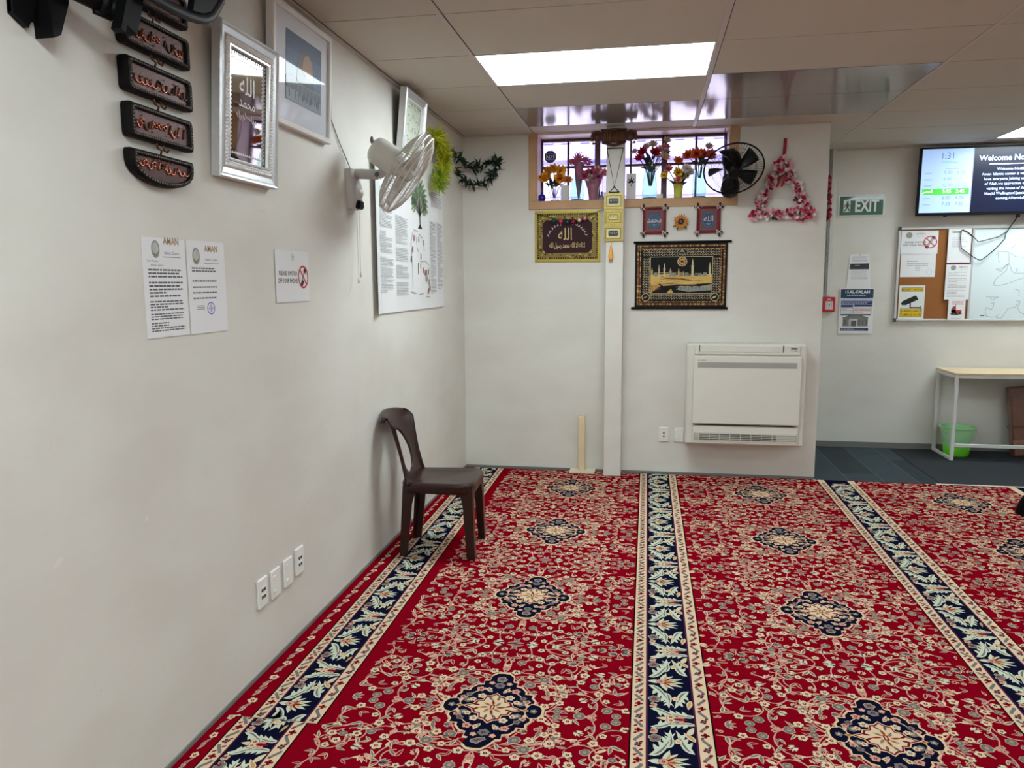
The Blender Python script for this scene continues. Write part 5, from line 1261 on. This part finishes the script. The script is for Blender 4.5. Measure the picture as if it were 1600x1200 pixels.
s.frame(xc-.033,zc-.022,xc+.033,zc+.026,.0025,STW,1); s.text('ADT', xc, zc-.0125, .036, STW, 2, bold=.01); s.text('ALARM', xc, zc+.034, .008, STW, 2); s.text('MONITORED', xc, zc-.034, .008, STW, 2)
single('alarm_sticker', s, 'navy octagonal alarm sticker on the left window pane', 'sticker', (xc,GY,zc))

# ================================================================== heat pump and power points
HPW = mat('heat_pump_white', (218,215,205), 0.4, var=0.015); HPS = mat('heat_pump_grey_band', (166,164,158), 0.35, metal=.2, var=.08, scale=8); HPD = mat('dark_vent', (46,46,44), .7, var=.1)
t = thing('heat_pump', 'white floor console heat pump mounted low on the back wall', 'heat pump', (2.16,D,.273))
YF_ = 5.765
a = M(); a.box((1.742,YF_+.015,.275),(2.590,D-.001,1.034), HPW, .012); a.box((1.792,YF_-.002,.955),(2.545,YF_+.04,1.028),HPW,.008); a.box((1.790,YF_-.004,.285),(2.552,YF_+.04,.425),HPW,.008); part('body', a, t)
a = M(); a.box((1.788,YF_-.022,.440),(2.553,YF_+.02,.950), HPW, .006); fp = part('front_panel', a, t)
a = M(); a.box((1.820,YF_-.0235,.862),(2.520,YF_-.021,.902), HPS); part('trim_band', a, t, sub_of=fp)
s = bsheet(YF_-.0225,.0004); s.text('DAIKIN', 1.858, .912, .013, INKB, 1, bold=.02); s.poly([(1.820,.912),(1.832,.912),(1.824,.922)],INKB,1); part('lettering', s, t, sub_of=fp)
a = M(); a.box((1.835,YF_-.006,.976),(2.420,YF_-.001,1.022), HPW, .004); lv = part('outlet_flap', a, t)
for x in (1.829,2.424):
    a = M(); a.box((x-.003,YF_-.0045,.978),(x+.003,YF_-.0015,1.026), HPD); part('hinge_slot', a, t, sub_of=lv)
a = M(); a.box((2.470,YF_-.0035,.982),(2.522,YF_-.0015,1.012), mat('panel_pale',(204,204,196),.4)); cpn = part('display', a, t)
a = M(); a.box((2.476,YF_-.0045,.998),(2.516,YF_-.003,1.009), HPD); a.box((2.502,YF_-.0045,.985),(2.518,YF_-.003,.989), HPD); part('readout', a, t, sub_of=cpn)
a = M(); a.prism([(1.800,.428),(2.540,.428),(2.500,.436),(1.840,.436)], .002, HPD, (0,YF_-.006,0), EX, EZ); part('lower_gap', a, t)
a = M(); a.box((1.806,YF_-.006,.312),(2.540,YF_-.004,.372), mat('vent_grey',(176,172,162),.5)); g_ = part('lower_grille', a, t)
a = M(); a.box((1.840,YF_-.0075,.318),(2.395,YF_-.0058,.366), HPD); part('vent_opening', a, t, sub_of=g_)
a = M()
for z in (.328,.341,.353,.366,.315,.3715): a.box((1.812,YF_-.012,z-.002),(2.534,YF_-.006,z+.002), HPW)
for k in range(8): a.box((1.840+.075*k,YF_-.011,.314),(1.843+.075*k,YF_-.006,.370), HPW)
part('louvre', a, t, sub_of=g_)
BW = Matrix(((1,0,0,0),(0,0,-1,0),(0,1,0,0),(0,0,0,1)))
outlet(Matrix.Translation((1.588,D,.309)) @ BW, 'white outlet with two round sockets low on the back wall', 'round', 'outlets on the back wall')
outlet(Matrix.Translation((1.7025,D,.308)) @ BW, 'white double power outlet half behind the heat pump', 'double', 'outlets on the back wall')

# ================================================================== far wall
GRNS = mat('exit_green', (22,86,58), 0.25, var=.05, coat=.4); WHTS = mat('sign_white', (226,230,226), 0.35, var=.02)
s = bsheet(DR-.006,.0004); X0,X1_,Z0,Z1 = 3.078,3.454,2.048,2.230
s.base(X0,Z0,X1_,Z1,.005,WHTS); s.rect(X0+.010,Z0+.010,X1_-.010,Z1-.010,GRNS,1)
s.text('EXIT', X0+.232, Z0+.042, .142, WHTS, 2, bold=.03, width=.194); xm = X0+.070; s.rect(xm-.028,Z0+.038,xm+.028,Z0+.140,WHTS,2)
s.disc(xm+.004,Z0+.122,.0085,GRNS,3,n=12); s.line([(xm+.003,Z0+.110),(xm+.004,Z0+.082)],.018,GRNS,3); s.line([(xm,Z0+.084),(xm-.006,Z0+.062),(xm-.018,Z0+.046)],.010,GRNS,3); s.line([(xm+.006,Z0+.084),(xm+.013,Z0+.064),(xm+.022,Z0+.046)],.010,GRNS,3); s.line([(xm-.004,Z0+.107),(xm-.016,Z0+.094),(xm-.020,Z0+.078)],.007,GRNS,3); s.line([(xm+.010,Z0+.107),(xm+.020,Z0+.092),(xm+.024,Z0+.082)],.006,GRNS,3)
single('exit_sign', s, 'green EXIT sign with walking figure on the far wall', 'sign', (3.27,DR,Z0))
# fire call point
REDB = mat('fire_red',(186,34,48),.35,var=.05); t = thing('fire_call_point', 'small red fire alarm call point at the wall corner', 'alarm call point', (3.030,DR,1.218))
a = M(); a.box((2.977,DR-.052,1.219),(3.083,DR,1.349), REDB, .006); part('body', a, t)
s = bsheet(DR-.0525,.0004); s.rect(3.000,1.240,3.060,1.312,mat('call_glass',(216,206,204),.2),1); s.frame(3.008,1.250,3.052,1.302,.003,INKL,2); s.poly([(3.022,1.262),(3.034,1.274),(3.044,1.292),(3.032,1.284)],INK,2); s.text('FIRE',3.03,1.322,.017,WHTS,2,bold=.02); part('glass_panel', s, t)
# leaflets
s = bsheet(DR-.0035,.0003); s.T = Matrix.Identity(4)
q = [(3.178,1.426),(3.384,1.424),(3.356,1.722),(3.196,1.722)]
s.add([s.P(*p) for p in q]+[s.P(*p)+EY*.0015 for p in q], [(0,1,2,3),(7,6,5,4),(0,4,5,1),(1,5,6,2),(2,6,7,3),(3,7,4,0)], LAM)
s.poly([(3.196,1.590),(3.358,1.590),(3.356,1.642),(3.200,1.640)],mat('dark_slate_print',(48,50,58),.5,var=.05),1); s.writing(3.215,3.345,1.655,1.705,5,INKL,1,51,th=.35); s.writing(3.21,3.35,1.50,1.58,6,INKL,1,52,th=.25); s.text('TIMETABLE'[:0] or ' ',3.27,1.6,.01,WHTS,2); s.writing(3.24,3.32,1.618,1.630,1,INKL,2,53); s.disc(3.28,1.714,.005,INK,2,n=8)
single('paper_notice', s, 'grey printed leaflet with dark band pinned above the building flyer', 'notice', (3.28,DR,1.425))
NB = mat('navy_print',(36,48,96),.5,var=.15,scale=12); NB2 = mat('deep_teal_print',(28,58,84),.5,var=.2,scale=10); SKYP = mat('pale_blue_print',(186,196,216),.5,var=.1,scale=10); BLD = mat('building_grey_print',(120,124,118),.6,var=.25,scale=40)
s = bsheet(DR-.0055,.0003); X0,X1_,Z0,Z1 = 3.126,3.412,1.024,1.424; s.base(X0,Z0,X1_,Z1,.0015,LAM)
s.rect(X0+.008,Z1-.085,X1_-.006,Z1-.008,NB2,1); s.rect(X0+.008,Z1-.165,X1_-.006,Z1-.085,SKYP,1); s.text('AL-FALAH', X0+.165, Z1-.045, .040, WHTS, 3, bold=.025, sx=.95); s.text('15', X0+.058, Z1-.043, .036, WHTS, 3, bold=.02); s.writing(X0+.06,X1_-.05,Z1-.066,Z1-.054,1,WHTS,3,54,ragged=False)
s.rect(X0+.035,Z1-.088,X1_-.035,Z1-.076,NB,3); s.rect(X0+.015,Z1-.140,X1_-.014,Z1-.110,NB,2); s.writing(X0+.02,X1_-.03,Z1-.136,Z1-.114,2,SKYP,3,55); s.rect(X0+.015,Z1-.166,X0+.115,Z1-.145,NB,2); s.rect(X0+.125,Z1-.160,X1_-.014,Z1-.143,NB,2)
s.frame(X0+.012,Z1-.222,X0+.118,Z1-.172,.003,NB,2); s.writing(X0+.02,X0+.112,Z1-.215,Z1-.178,3,INKL,3,56); s.frame(X0+.122,Z1-.222,X1_-.014,Z1-.172,.003,INKL,2); s.writing(X0+.13,X1_-.02,Z1-.215,Z1-.178,3,mat('rust_print',(190,110,90),.6),3,57); s.rect(X0+.014,Z1-.240,X1_-.020,Z1-.228,NB,2)
xb = X0+.14; zb = Z0+.065; s.poly([(xb-.105,zb),(xb+.105,zb),(xb+.105,zb+.075),(xb+.02,zb+.098),(xb-.03,zb+.098),(xb-.105,zb+.072)],BLD,2); s.rect(xb-.05,zb,xb+.02,zb+.068,mat('building_pale_print',(196,198,190),.6,var=.1),3); s.rect(xb-.035,zb,xb+.005,zb+.045,INK,4)
for k in range(7): s.rect(xb-.10+.009+.03*k,zb+.012,xb-.10+.018+.03*k,zb+.055,INK if 1 > k or k > 3 else INKL,3)
s.line([(xb-.105,zb+.075),(xb-.03,zb+.10),(xb+.02,zb+.10),(xb+.105,zb+.077)],.006,INK,4); s.rect(X0+.018,Z0+.025,X1_-.035,Z0+.048,NB,2); s.writing(X0+.024,X1_-.04,Z0+.028,Z0+.045,2,SKYP,3,58)
single('paper_flyer', s, 'blue and white flyer with a building photo on the far wall', 'notice', (3.27,DR,Z0))

# ------------------------------------------------------------------ screen
SCL = mat('screen_pale_blue', (176,206,255), .4, var=.03, scale=3, emit=.55); SCD = mat('screen_navy', (14,20,46), .3, var=.15, scale=4, emit=.4); SCT = mat('screen_text', (196,214,255), .4, var=0, emit=.8); SCG = mat('screen_green', (70,186,62), .4, var=0, emit=.85); SCW = mat('screen_white', (255,255,255), .4, var=0, emit=1.15); SCF = mat('screen_faint', (140,166,206), .4, var=0, emit=.5); SCK = mat('screen_slate', (104,136,150), .4, var=0, emit=.4)
t = thing('wall_screen', 'wide wall mounted screen showing prayer times and welcome message', 'television', (4.20,DR,2.04))
ang = math.radians(1.8); Vt = Vector((0,-math.sin(ang),math.cos(ang))); O = Vector((3.690,7.112,2.034)); W_, Hh = 1.02, .560
N = EX.cross(Vt); a = M()
q = [(0,0),(W_,0),(W_,Hh),(0,Hh)]; a.add([O+EX*x+Vt*z for x,z in q]+[O+EX*x+Vt*z-N*.035 for x,z in q], [(0,1,2,3),(7,6,5,4),(0,4,5,1),(1,5,6,2),(2,6,7,3),(3,7,4,0)], BLK); a.box((4.0,7.14,2.16),(4.45,DR-.001,2.46), BLKM, .01); part('casing', a, t)
s = Sheet(O+N*.0006, EX, Vt, .0004); b0, b1, xs = .024,Hh-.014,.412
s.rect(.014,b0,xs-.004,b1,SCL,1); s.rect(xs-.004,b0,W_-.012,b1,SCD,1)
for k in range(38): z = b0+(b1-b0)*(k+.25)/38; s.rect(xs-.004,z,xs+.002,z+.007,SCL,2)
s.text('1:31', .212, b1-.082, .072, SCK, 3, sx=.95); s.rect(.17,b1-.105,.30,b1-.102,SCG,2); s.writing(.17,.30,b1-.118,b1-.108,1,SCF,2,61)
s.writing(.20,.40,b1-.168,b1-.158,1,SCF,2,62)
for k,(l,a_,c_) in enumerate((('a','5:30','6:00'),('b','6:41','-'),('c','12:40','12:50'),('d','3:35','3:45'),('e','6:00','6:00'),('f','7:28','7:30'))):
    z = b1-.207-.0515*k
    if k == 3: s.rect(.028,z-.013,xs-.018,z+.038,SCG,2)
    m_ = SCW if k == 3 else SCF if k < 3 else SCK
    s.text(a_, .222, z, .040, m_, 3, bold=.015 if k == 3 else 0); s.text(c_, .325, z, .040, m_, 3, bold=.015 if k == 3 else 0)
    if k == 3: s.text(arabic('العصر'), .072, z+.004, .034, SCW, 3, bold=.02)
    else: s.writing(.040,.100,z+.004,z+.016,1,SCF,3,70+k,ragged=False,th=.6)
xc = (xs+W_)/2+.02
s.text('Welcome Notification', xc, b1-.105, .062, SCT, 3, bold=.02); s.rect(.535,b1-.138,.91,b1-.132,SCW,3)
for k,tx in enumerate(('Welcome Notification','Aman Islamic center is very delighted to','have everyone Joining us for the sake','of Allah.we appreciate every person','visiting the house of Allah!.Please','Masjid Wellington!.Jazak.Allah.khair','coming.Alhamdulilah!')):
    s.text(tx, xc, b1-.185-.0395*k, .031, SCT, 3, bold=.005)
part('display', s, t)
a = M(); a.box((3.905,7.10,2.022),(3.925,7.125,2.036), BLK); part('sensor', a, t)
a = M(); c_ = [on(1,DR-.03,u,v) for u,v in ((1590,336),(1588,342),(1573,362),(1560,370),(1545,374),(1529,378),(1522,371),(1513,363),(1505,359))]
c2 = [on(1,DR-.035,u,v) for u,v in ((1505,359),(1502,360),(1501,373),(1502,388),(1509,393),(1520,401),(1529,406),(1534,406),(1542,400),(1553,391),(1563,381),(1570,373),(1571,366),(1578,355),(1592,336))]
a.tube(c_+c2, .0036, BLK, 6); a.box((4.470,7.10,2.005),(4.490,7.13,2.035),BLK); part('cable', a, t)

# ------------------------------------------------------------------ combined cork and white board
ALU = mat('aluminium_edge', (206,208,208), 0.35, metal=.5, var=.04); CORK = mat('cork', (146,92,44), .9, var=.25, scale=160, bump=.4, bscale=400); WBD = mat('whiteboard_enamel', (214,226,228), .18, var=.02, scale=2, coat=.3); PENM = mat('faint_marker', (158,172,180), .5, var=.1); PCAP = mat('dark_corner_cap',(72,76,80),.5,var=.05)
t = thing('notice_board', 'aluminium framed board, cork on the left and whiteboard on the right', 'notice board', (4.2,DR,1.135))
X0,X1_,Z0,Z1 = 3.580,5.40,1.137,1.945; XM = 4.178
a = M(); yb0 = DR-.022
a.box((X0,yb0,Z0),(X1_,DR-.001,Z0+.020),ALU,.003); a.box((X0,yb0,Z1-.020),(X1_,DR-.001,Z1),ALU,.003); a.box((X0,yb0,Z0+.02),(X0+.020,DR-.001,Z1-.02),ALU,.003); a.box((X1_-.02,yb0,Z0+.02),(X1_,DR-.001,Z1-.02),ALU,.003); a.box((XM-.010,yb0+.002,Z0+.02),(XM+.010,DR-.001,Z1-.02),ALU,.003); part('frame', a, t)
for z in (Z0+.012,Z1-.012):
    a = M(); a.box((X0-.004,yb0-.003,z-.020),(X0+.026,DR-.001,z+.018),PCAP,.008); part('corner_cap', a, t)
a = M(); a.box((X0+.018,DR-.012,Z0+.018),(XM-.008,DR-.002,Z1-.018),CORK); part('cork_panel', a, t)
s = bsheet(DR-.012,.0003); s.base(XM+.008,Z0+.018,X1_-.018,Z1-.018,.01,WBD)
def wpx(l): 
    o = []
    for u,v in l: p = on(1,DR-.012,u,v); o.append((p.x,p.z))
    return o
for l in ([(1556,421),(1566,419),(1576,412),(1573,422),(1567,427),(1558,434),(1553,441),(1553,446),(1562,446),(1575,443),(1590,437),(1600,434)],[(1556,421),(1564,424),(1574,413)],[(1559,393),(1565,393),(1576,394),(1577,412),(1581,424),(1586,427),(1600,427)],[(1559,394),(1561,410)],[(1578,395),(1587,401),(1600,402)],[(1579,388),(1584,385),(1589,381)],[(1541,464),(1560,464),(1550,469),(1547,465)],[(1548,474),(1553,473),(1552,479),(1549,484),(1541,480),(1539,488),(1541,494),(1549,496),(1556,495),(1561,491)],[(1556,497),(1565,497),(1575,482),(1586,480),(1588,478)],[(1588,470),(1594,471),(1591,479),(1588,476),(1593,474)],[(1589,480),(1594,488),(1600,491)],[(1586,452),(1593,454),(1592,462)],[(1587,420),(1590,421),(1588,424)]): s.line(wpx(l),.005,PENM,1)
q = wpx([(1531,493),(1538,493)]); s.rect(q[0][0],q[0][1]-.004,q[1][0],q[1][1]+.004,INKB,1)
part('whiteboard_panel', s, t)
def pinned(u0,v0,u1,v1,m=PAPER,y=.0135,skew=0.0):
    p0 = on(1,DR-y,u0,v1); p1 = on(1,DR-y,u1,v0); s = bsheet(DR-y,.0003); s.base(p0.x,p0.z,p1.x,p1.z,.001,m); s.b = (p0.x,p0.z,p1.x,p1.z); s.a = (p1.x-p0.x); s.h = p1.z-p0.z
    return s
s = pinned(1406,396,1463,433,LAM); x0,z0,x1,z1 = s.b; s.writing(x0+.05,x1-.05,z1-s.h*.55,z1-s.h*.28,3,INKL,1,81,th=.3); s.writing(x0+.12,x1-.12,z0+.05,z0+.09,3,INKL,1,82,th=.3); s.ring(x1-.05,z0+.042,.024,.024,.004,SKYP,1)
single('paper_notice', s, 'plain printed page pinned under the phone sign on cork board', 'notice', (x0,DR,z0))
s = pinned(1407,360,1467,397,LAM,.0155); x0,z0,x1,z1 = s.b; W_ = s.a; s.disc(x0+.062,z1-.038,.026,EGG,1); s.text('AMAN',x0+.155,z1-.036,.026,INKL,2); s.text('Islamic Centre',x0+.155,z1-.052,.011,INKL,2); s.text('PLEASE, SWITCH',x0+.115,z1-.106,.023,INK,2,bold=.01); s.text('OFF YOUR PHONE!',x0+.115,z1-.130,.023,INK,2,bold=.01); s.ring(x1-.062,z1-.098,.055,.052,.008,RED,3,26); s.line([(x1-.098,z1-.062),(x1-.026,z1-.134)],.008,RED,4); s.poly([(x1-.105,z1-.14),(x1-.085,z1-.155),(x1-.07,z1-.14),(x1-.09,z1-.125)],INKB,2); s.poly([(x1-.055,z1-.06),(x1-.035,z1-.075),(x1-.02,z1-.055),(x1-.04,z1-.045)],INKB,2); s.line([(x1-.083,z1-.13),(x1-.045,z1-.07)],.022,INKL,2)
single('paper_sign', s, 'switch off your phone sign with red circle pinned on cork board', 'sign', (x0,DR,z0))
YLS = mat('safety_yellow',(232,196,28),.45,var=.04); s = pinned(1402.5,446,1446,498,WHTS,.0155); x0,z0,x1,z1 = s.b; W_ = s.a; xc = (x0+x1)/2
s.rect(x0+.020,z1-.052,x1-.014,z1-.018,YLS,1); s.frame(x0+.020,z1-.052,x1-.014,z1-.018,.0025,INKB,2); s.text('SECURITY NOTICE',xc,z1-.042,.0225,INKB,3,bold=.01,sx=.92); s.rect(x0+.014,z0+.016,x1-.016,z0+.088,YLS,1); s.frame(x0+.014,z0+.016,x1-.016,z0+.088,.0025,INKB,2); s.text('SURVEILLANCE',xc,z0+.059,.0245,INKB,3,bold=.01); s.text('CAMERAS IN USE',xc,z0+.026,.0245,INKB,3,bold=.01,sx=.92)
zc = z0+.155; s.poly([(xc-.085,zc-.018),(xc-.078,zc-.036),(xc-.045,zc-.036),(xc+.055,zc+.012),(xc+.036,zc+.045),(xc+.028,zc+.048),(xc-.07,zc+.0)],INKB,2); s.line([(xc-.01,zc-.02),(xc-.008,zc-.058),(xc+.075,zc-.058)],.010,INKB,2); s.rect(xc+.07,zc-.072,xc+.078,zc-.044,INKB,2)
single('security_sign', s, 'yellow and white surveillance camera notice at the board lower left', 'sign', (x0,DR,z0))
s = pinned(1479,357,1519,412,LAM,.0265); x0,z0,x1,z1 = s.b; s.rect(x0+.03,z1-.035,x0+.10,z1-.022,EGGG,1); s.writing(x0+.03,x1-.03,z1-.16,z1-.07,6,INKL,1,83,th=.25); s.rect(x0,z0,x1-.002,z0+.008,mat('maroon_strip',(120,44,52),.6),2)
single('paper_notice', s, 'top right page on the cork, edge striped maroon, behind the cable loop', 'notice', (x0,DR,z0))
s = pinned(1475,413,1517,468,LAM,.0270); x0,z0,x1,z1 = s.b; s.disc(x0+.058,z1-.028,.022,EGG,1); s.text('AMAN',x0+.135,z1-.03,.024,INKL,2,bold=.01); s.text('Islamic Centre',x0+.14,z1-.044,.010,INKL,2); s.writing(x0+.02,x1-.02,z1-.10,z1-.06,3,INKL,1,84,th=.3); s.writing(x0+.02,x1-.02,z0+.02,z1-.115,13,INKL,1,85,th=.35)
single('paper_notice', s, 'full letter page on the cork, right above the red truck leaflet', 'notice', (x0,DR,z0))
RDT = mat('red_truck_print',(176,62,36),.5,var=.2,scale=60); s = pinned(1480,468,1509,500,LAM,.0285); x0,z0,x1,z1 = s.b; W_ = s.a
s.writing(x0+.03,x1-.01,z1-.045,z1-.012,3,mat('pale_red_print',(206,130,120),.6),1,86); zc = z0+.060; s.rect(x0+W_*.20,zc,x0+W_*.80,zc+.028,RDT,2); s.poly([(x0+W_*.20,zc),(x0+W_*.20,zc+.034),(x0+W_*.30,zc+.060),(x0+W_*.46,zc+.058),(x0+W_*.48,zc)],RDT,2); s.line([(x0+W_*.42,zc+.05),(x0+W_*.43,zc+.075)],.006,RDT,2); s.rect(x0+W_*.28,zc+.034,x0+W_*.40,zc+.05,INK,3); s.poly([(x0+W_*.12,zc-.012),(x0+W_*.5,zc-.020),(x0+W_*.86,zc-.006),(x0+W_*.8,zc),(x0+W_*.2,zc)],INK,1)
for fx in (.28,.5,.7): s.disc(x0+W_*fx,zc-.003,.010,INKB,3,n=10)
s.writing(x0+.03,x1-.03,z0+.010,z0+.030,2,INKL,1,87,th=.3)
single('paper_leaflet', s, 'small leaflet with a red truck hanging from the board lower edge', 'notice', (x0,DR,z0))

# ================================================================== desk, bucket, parcel
DW = mat('desk_white_steel', (218,218,214), 0.4, var=.02); PLY = mat('pale_oak_top', (206,184,150), 0.5, var=.12, scale=6, bump=.05)
t = thing('desk', 'white steel frame desk with pale wood top under the board', 'desk', (4.7,6.95,FZ))
DX0,DX1,DY0,DY1,DT = 3.955,5.35,6.752,7.180,.715; b = .026
a = M(); a.box((DX0-.004,DY0-.006,DT),(DX1+.004,DY1+.006,DT+.018),PLY,.002); part('top', a, t)
for x in (DX0,DX1-b):
    for y in (DY0,DY1-b):
        a = M(); a.box((x,y,FZ),(x+b,y+b,DT),DW,.002); part('leg', a, t)
    for z in (FZ,DT-b):
        a = M(); a.box((x,DY0+b,z),(x+b,DY1-b,z+b),DW,.002); part('end_rail', a, t)
for y,z in ((DY0,DT-b),(DY1-b,DT-b),(DY0,.112)):
    a = M(); a.box((DX0+b,y,z),(DX1-b,y+b,z+b),DW,.002); part('cross_rail', a, t)
GB1 = mat('translucent_green_plastic',(172,226,170),.3,trans=.12,ior=1.2,var=.05); GB2 = mat('bright_green_plastic',(104,206,36),.35,var=.08)
t = thing('bucket', 'pale green plastic bucket with bright green base under the desk', 'bucket', (4.085,6.985,FZ)); bx,by = 4.085,6.985
a = M(); pr = [(.104,.085),(.112,.12),(.126,.205),(.132,.252)]; a.lathe(pr+[(r-.003,h) for r,h in pr[::-1]], GB1, 28, (bx,by,FZ)); part('upper_wall', a, t)
a = M(); a.lathe([(0,0.001),(.090,.001),(.098,.02),(.105,.088),(.101,.088),(.094,.022),(0,.012)], GB2, 28, (bx,by,FZ)); part('base', a, t)
a = M(); a.lathe([(.130,.243),(.142,.243),(.143,.252),(.138,.258),(.128,.256),(.127,.25)], mat('mint_rim',(160,222,158),.3,var=.04), 28, (bx,by,FZ)); part('rim', a, t)
a = M(); a.tube([(bx+.138*math.cos(q)*1.02,by-.10*math.sin(q)-.01,FZ+.245-.13*math.sin(q)) for q in [PI*k/12 for k in range(13)]], .003, mat('pale_wire_handle',(190,206,186),.4), 6); part('handle', a, t)
BRN = mat('brown_wrapped_board',(104,60,42),.3,var=.5,scale=16,coat=.8,bump=.9,bscale=24); BR2 = mat('brown_board_end',(150,106,82),.5,var=.2)
t = thing('wrapped_parcel', 'brown plastic wrapped parcel leaning on wall under the desk', 'parcel', (4.62,7.03,FZ))
th = math.radians(7); R_ = Matrix.Translation((4.54,6.985,FZ)) @ Matrix.Rotation(-th,4,'X') @ Matrix.Rotation(math.radians(-4),4,'Y')
a = M(); a.T = R_; a.box((0,0,.0),(.30,.085,.60),BRN,.012); part('wrapping', a, t)
a = M(); a.T = R_; a.box((-.003,-.003,.245),(.303,.088,.262),mat('brown_tape',(84,50,36),.3,var=.1)); a.box((.0,-.004,.07),(.30,-.001,.14),BR2); part('tape_band', a, t)
# dark mat on the tiles
DM = mat('charcoal_mat', (36,40,46), .95, var=.3, scale=60, bump=.6, bscale=800); s = M(); s.box((3.606,5.925,FZ),(6.2,7.17,FZ+.0045),DM); single('floor_mat', s, 'dark charcoal carpet mat in front of and under the desk', 'mat', (4.9,6.5,FZ))
# black bag at the edge of the picture
t = thing('floor_bag', 'black fabric bag on the carpet at the right picture edge', 'bag', (3.975,5.215,0)); BAGM = mat('black_nylon',(8,8,9),.8,var=.1,bump=.3,spec=.1)
a = M(); G = []
for i in range(9):
    f = i/8; z = .19*f; w_ = .17*(1-.35*f**2); d = .10*(1-.5*f**2); G.append([Vector((3.975+w_*math.copysign(abs(math.cos(q))**.6,math.cos(q))+.03*f, 5.215+d*math.copysign(abs(math.sin(q))**.6,math.sin(q)), z+.001)) for q in [2*PI*k/20 for k in range(20)]])
a.grid(G, BAGM, True, True); a.add(G[-1], [tuple(range(20))], BAGM); a.add(G[0], [tuple(range(20))[::-1]], BAGM); part('body', a, t)
a = M(); a.tube([(3.94,5.20,.16),(3.96,5.17,.24),(4.05,5.17,.26),(4.10,5.20,.17)], .010, BAGM, 6); part('handle', a, t)

# ================================================================== square post on a foot by the back wall
PINE = mat('pale_pine',(222,200,162),.55,var=.1,scale=8,bump=.05); t = thing('wooden_stand', 'pale pine upright on flat base standing by the white post', 'stand', (.955,5.91,0))
a = M(); a.box((.860,5.838,.0),(1.058,5.952,.016),mat('pale_board_base',(224,214,190),.5,var=.05),.002); part('base', a, t)
a = M(); a.box((.928,5.872,.016),(.978,5.905,.452),PINE,.002); part('upright', a, t)

# ================================================================== plastic chair
CHB = mat('brown_moulded_plastic', (46,23,19), 0.28, var=0.06, scale=8)
t = thing('plastic_chair', 'dark brown moulded plastic chair standing by the left wall', 'chair', (.325,4.035,0)); CXO = Vector((.325,4.035,0)); CA = math.radians(3)
CT_ = Matrix.Translation(CXO) @ Matrix.Rotation(CA,4,'Z')     # local x = forwards, y = across
def sup(n, a_, b_, e=.35): return [(a_*math.copysign(abs(math.cos(q))**e,math.cos(q)), b_*math.copysign(abs(math.sin(q))**e,math.sin(q))) for q in [2*PI*k/n for k in range(n)]]
SZH = .420
a = M(); a.T = CT_; n = 40; rings = []
for sc,z in ((.0,SZH-.012),(.35,SZH-.011),(.75,SZH-.004),(.94,SZH+.002),(.985,SZH-.002),(1.0,SZH-.012),(1.0,SZH-.055),(.975,SZH-.056),(.96,SZH-.02),(0.0,SZH-.022)):
    rings.append([Vector((x*sc+.006, y*sc*(1+.06*(x/.2)), z)) for x,y in sup(n,.205,.192)])
a.grid(rings, CHB, True, True); part('seat', a, t, bevel=0)
def cleg(fx, fy, tx, ty, front):
    a = M(); a.T = CT_; R_ = []
    for i in range(9):
        f = i/8; z = (SZH-.02)*(1-f); x = tx+(fx-tx)*f; y = ty+(fy-ty)*f; flare = 1+1.1*max(0,1-f*5)**2; w_ = (.030-.008*f); d = (.030-.008*f)
        sx = -1 if front else 1; sy = -1 if fy > 0 else 1
        # angle-section leg
        R_.append([Vector((x+px*1.0,y+py*1.0,z)) for px,py in ((0,0),(sx*2*d*flare,0),(sx*2*d*flare,sy*.009),(sx*.010,sy*.010),(sx*.009,sy*2*w_*flare),(0,sy*2*w_*flare))])
    a.grid(R_, CHB, False, True); a.add(R_[-1], [tuple(range(6))], CHB); part('leg', a, t)
cleg(.215,-.192,.203,-.182,True); cleg(.215,.192,.203,.182,True); cleg(-.210,-.165,-.182,-.170,False); cleg(-.210,.165,-.182,.170,False)
# back: a curved sheet with an oval opening
def bx_(v, y):  return -.175-.095*v-.03*v*v+ .055*(abs(y)/.19)**2*(.35+.65*v) - .03*max(0,v-.88)*3
def bw(v):      return lerp_tab([(0,.186),(.12,.172),(.35,.165),(.6,.178),(.85,.196),(.95,.192),(1.0,.168)], v)
def hw(v):
    q = (v-.40)/.31; return .0 if abs(q) >= 1 else .088*(1-q*q)**.5*(1-.12*q)
a = M(); a.T = CT_
VS = sorted(set([k/26 for k in range(27)]+[.09,.095,.105,.12,.70,.705,.695,.68]))
for sy in (-1,1):
    G = []
    for v in VS:
        z = SZH-.015+.385*v; row = []
        for j in range(9):
            y = hw(v)+(bw(v)-hw(v))*j/8; row.append(Vector((bx_(v,y), sy*y, z-.05*max(0,v-.8)*(y/.19)**2*2.5)))
        row.append(Vector((bx_(v,bw(v))+.016, sy*(bw(v)+.004), row[-1].z)))
        G.append(row if sy > 0 else row[::-1])
    v = 1.0; G.append([Vector((p.x-.014,p.y*1.01,p.z-.004)) for p in G[-1]]); G.append([Vector((p.x-.012,p.y*1.01,p.z-.022)) for p in G[-1]])
    a.grid(G, CHB)
bk = part('backrest', a, t)
wm = bk.modifiers.new('join', 'WELD'); wm.merge_threshold = .0008
sm_ = bk.modifiers.new('thickness', 'SOLIDIFY'); sm_.thickness = .009; sm_.offset = 0
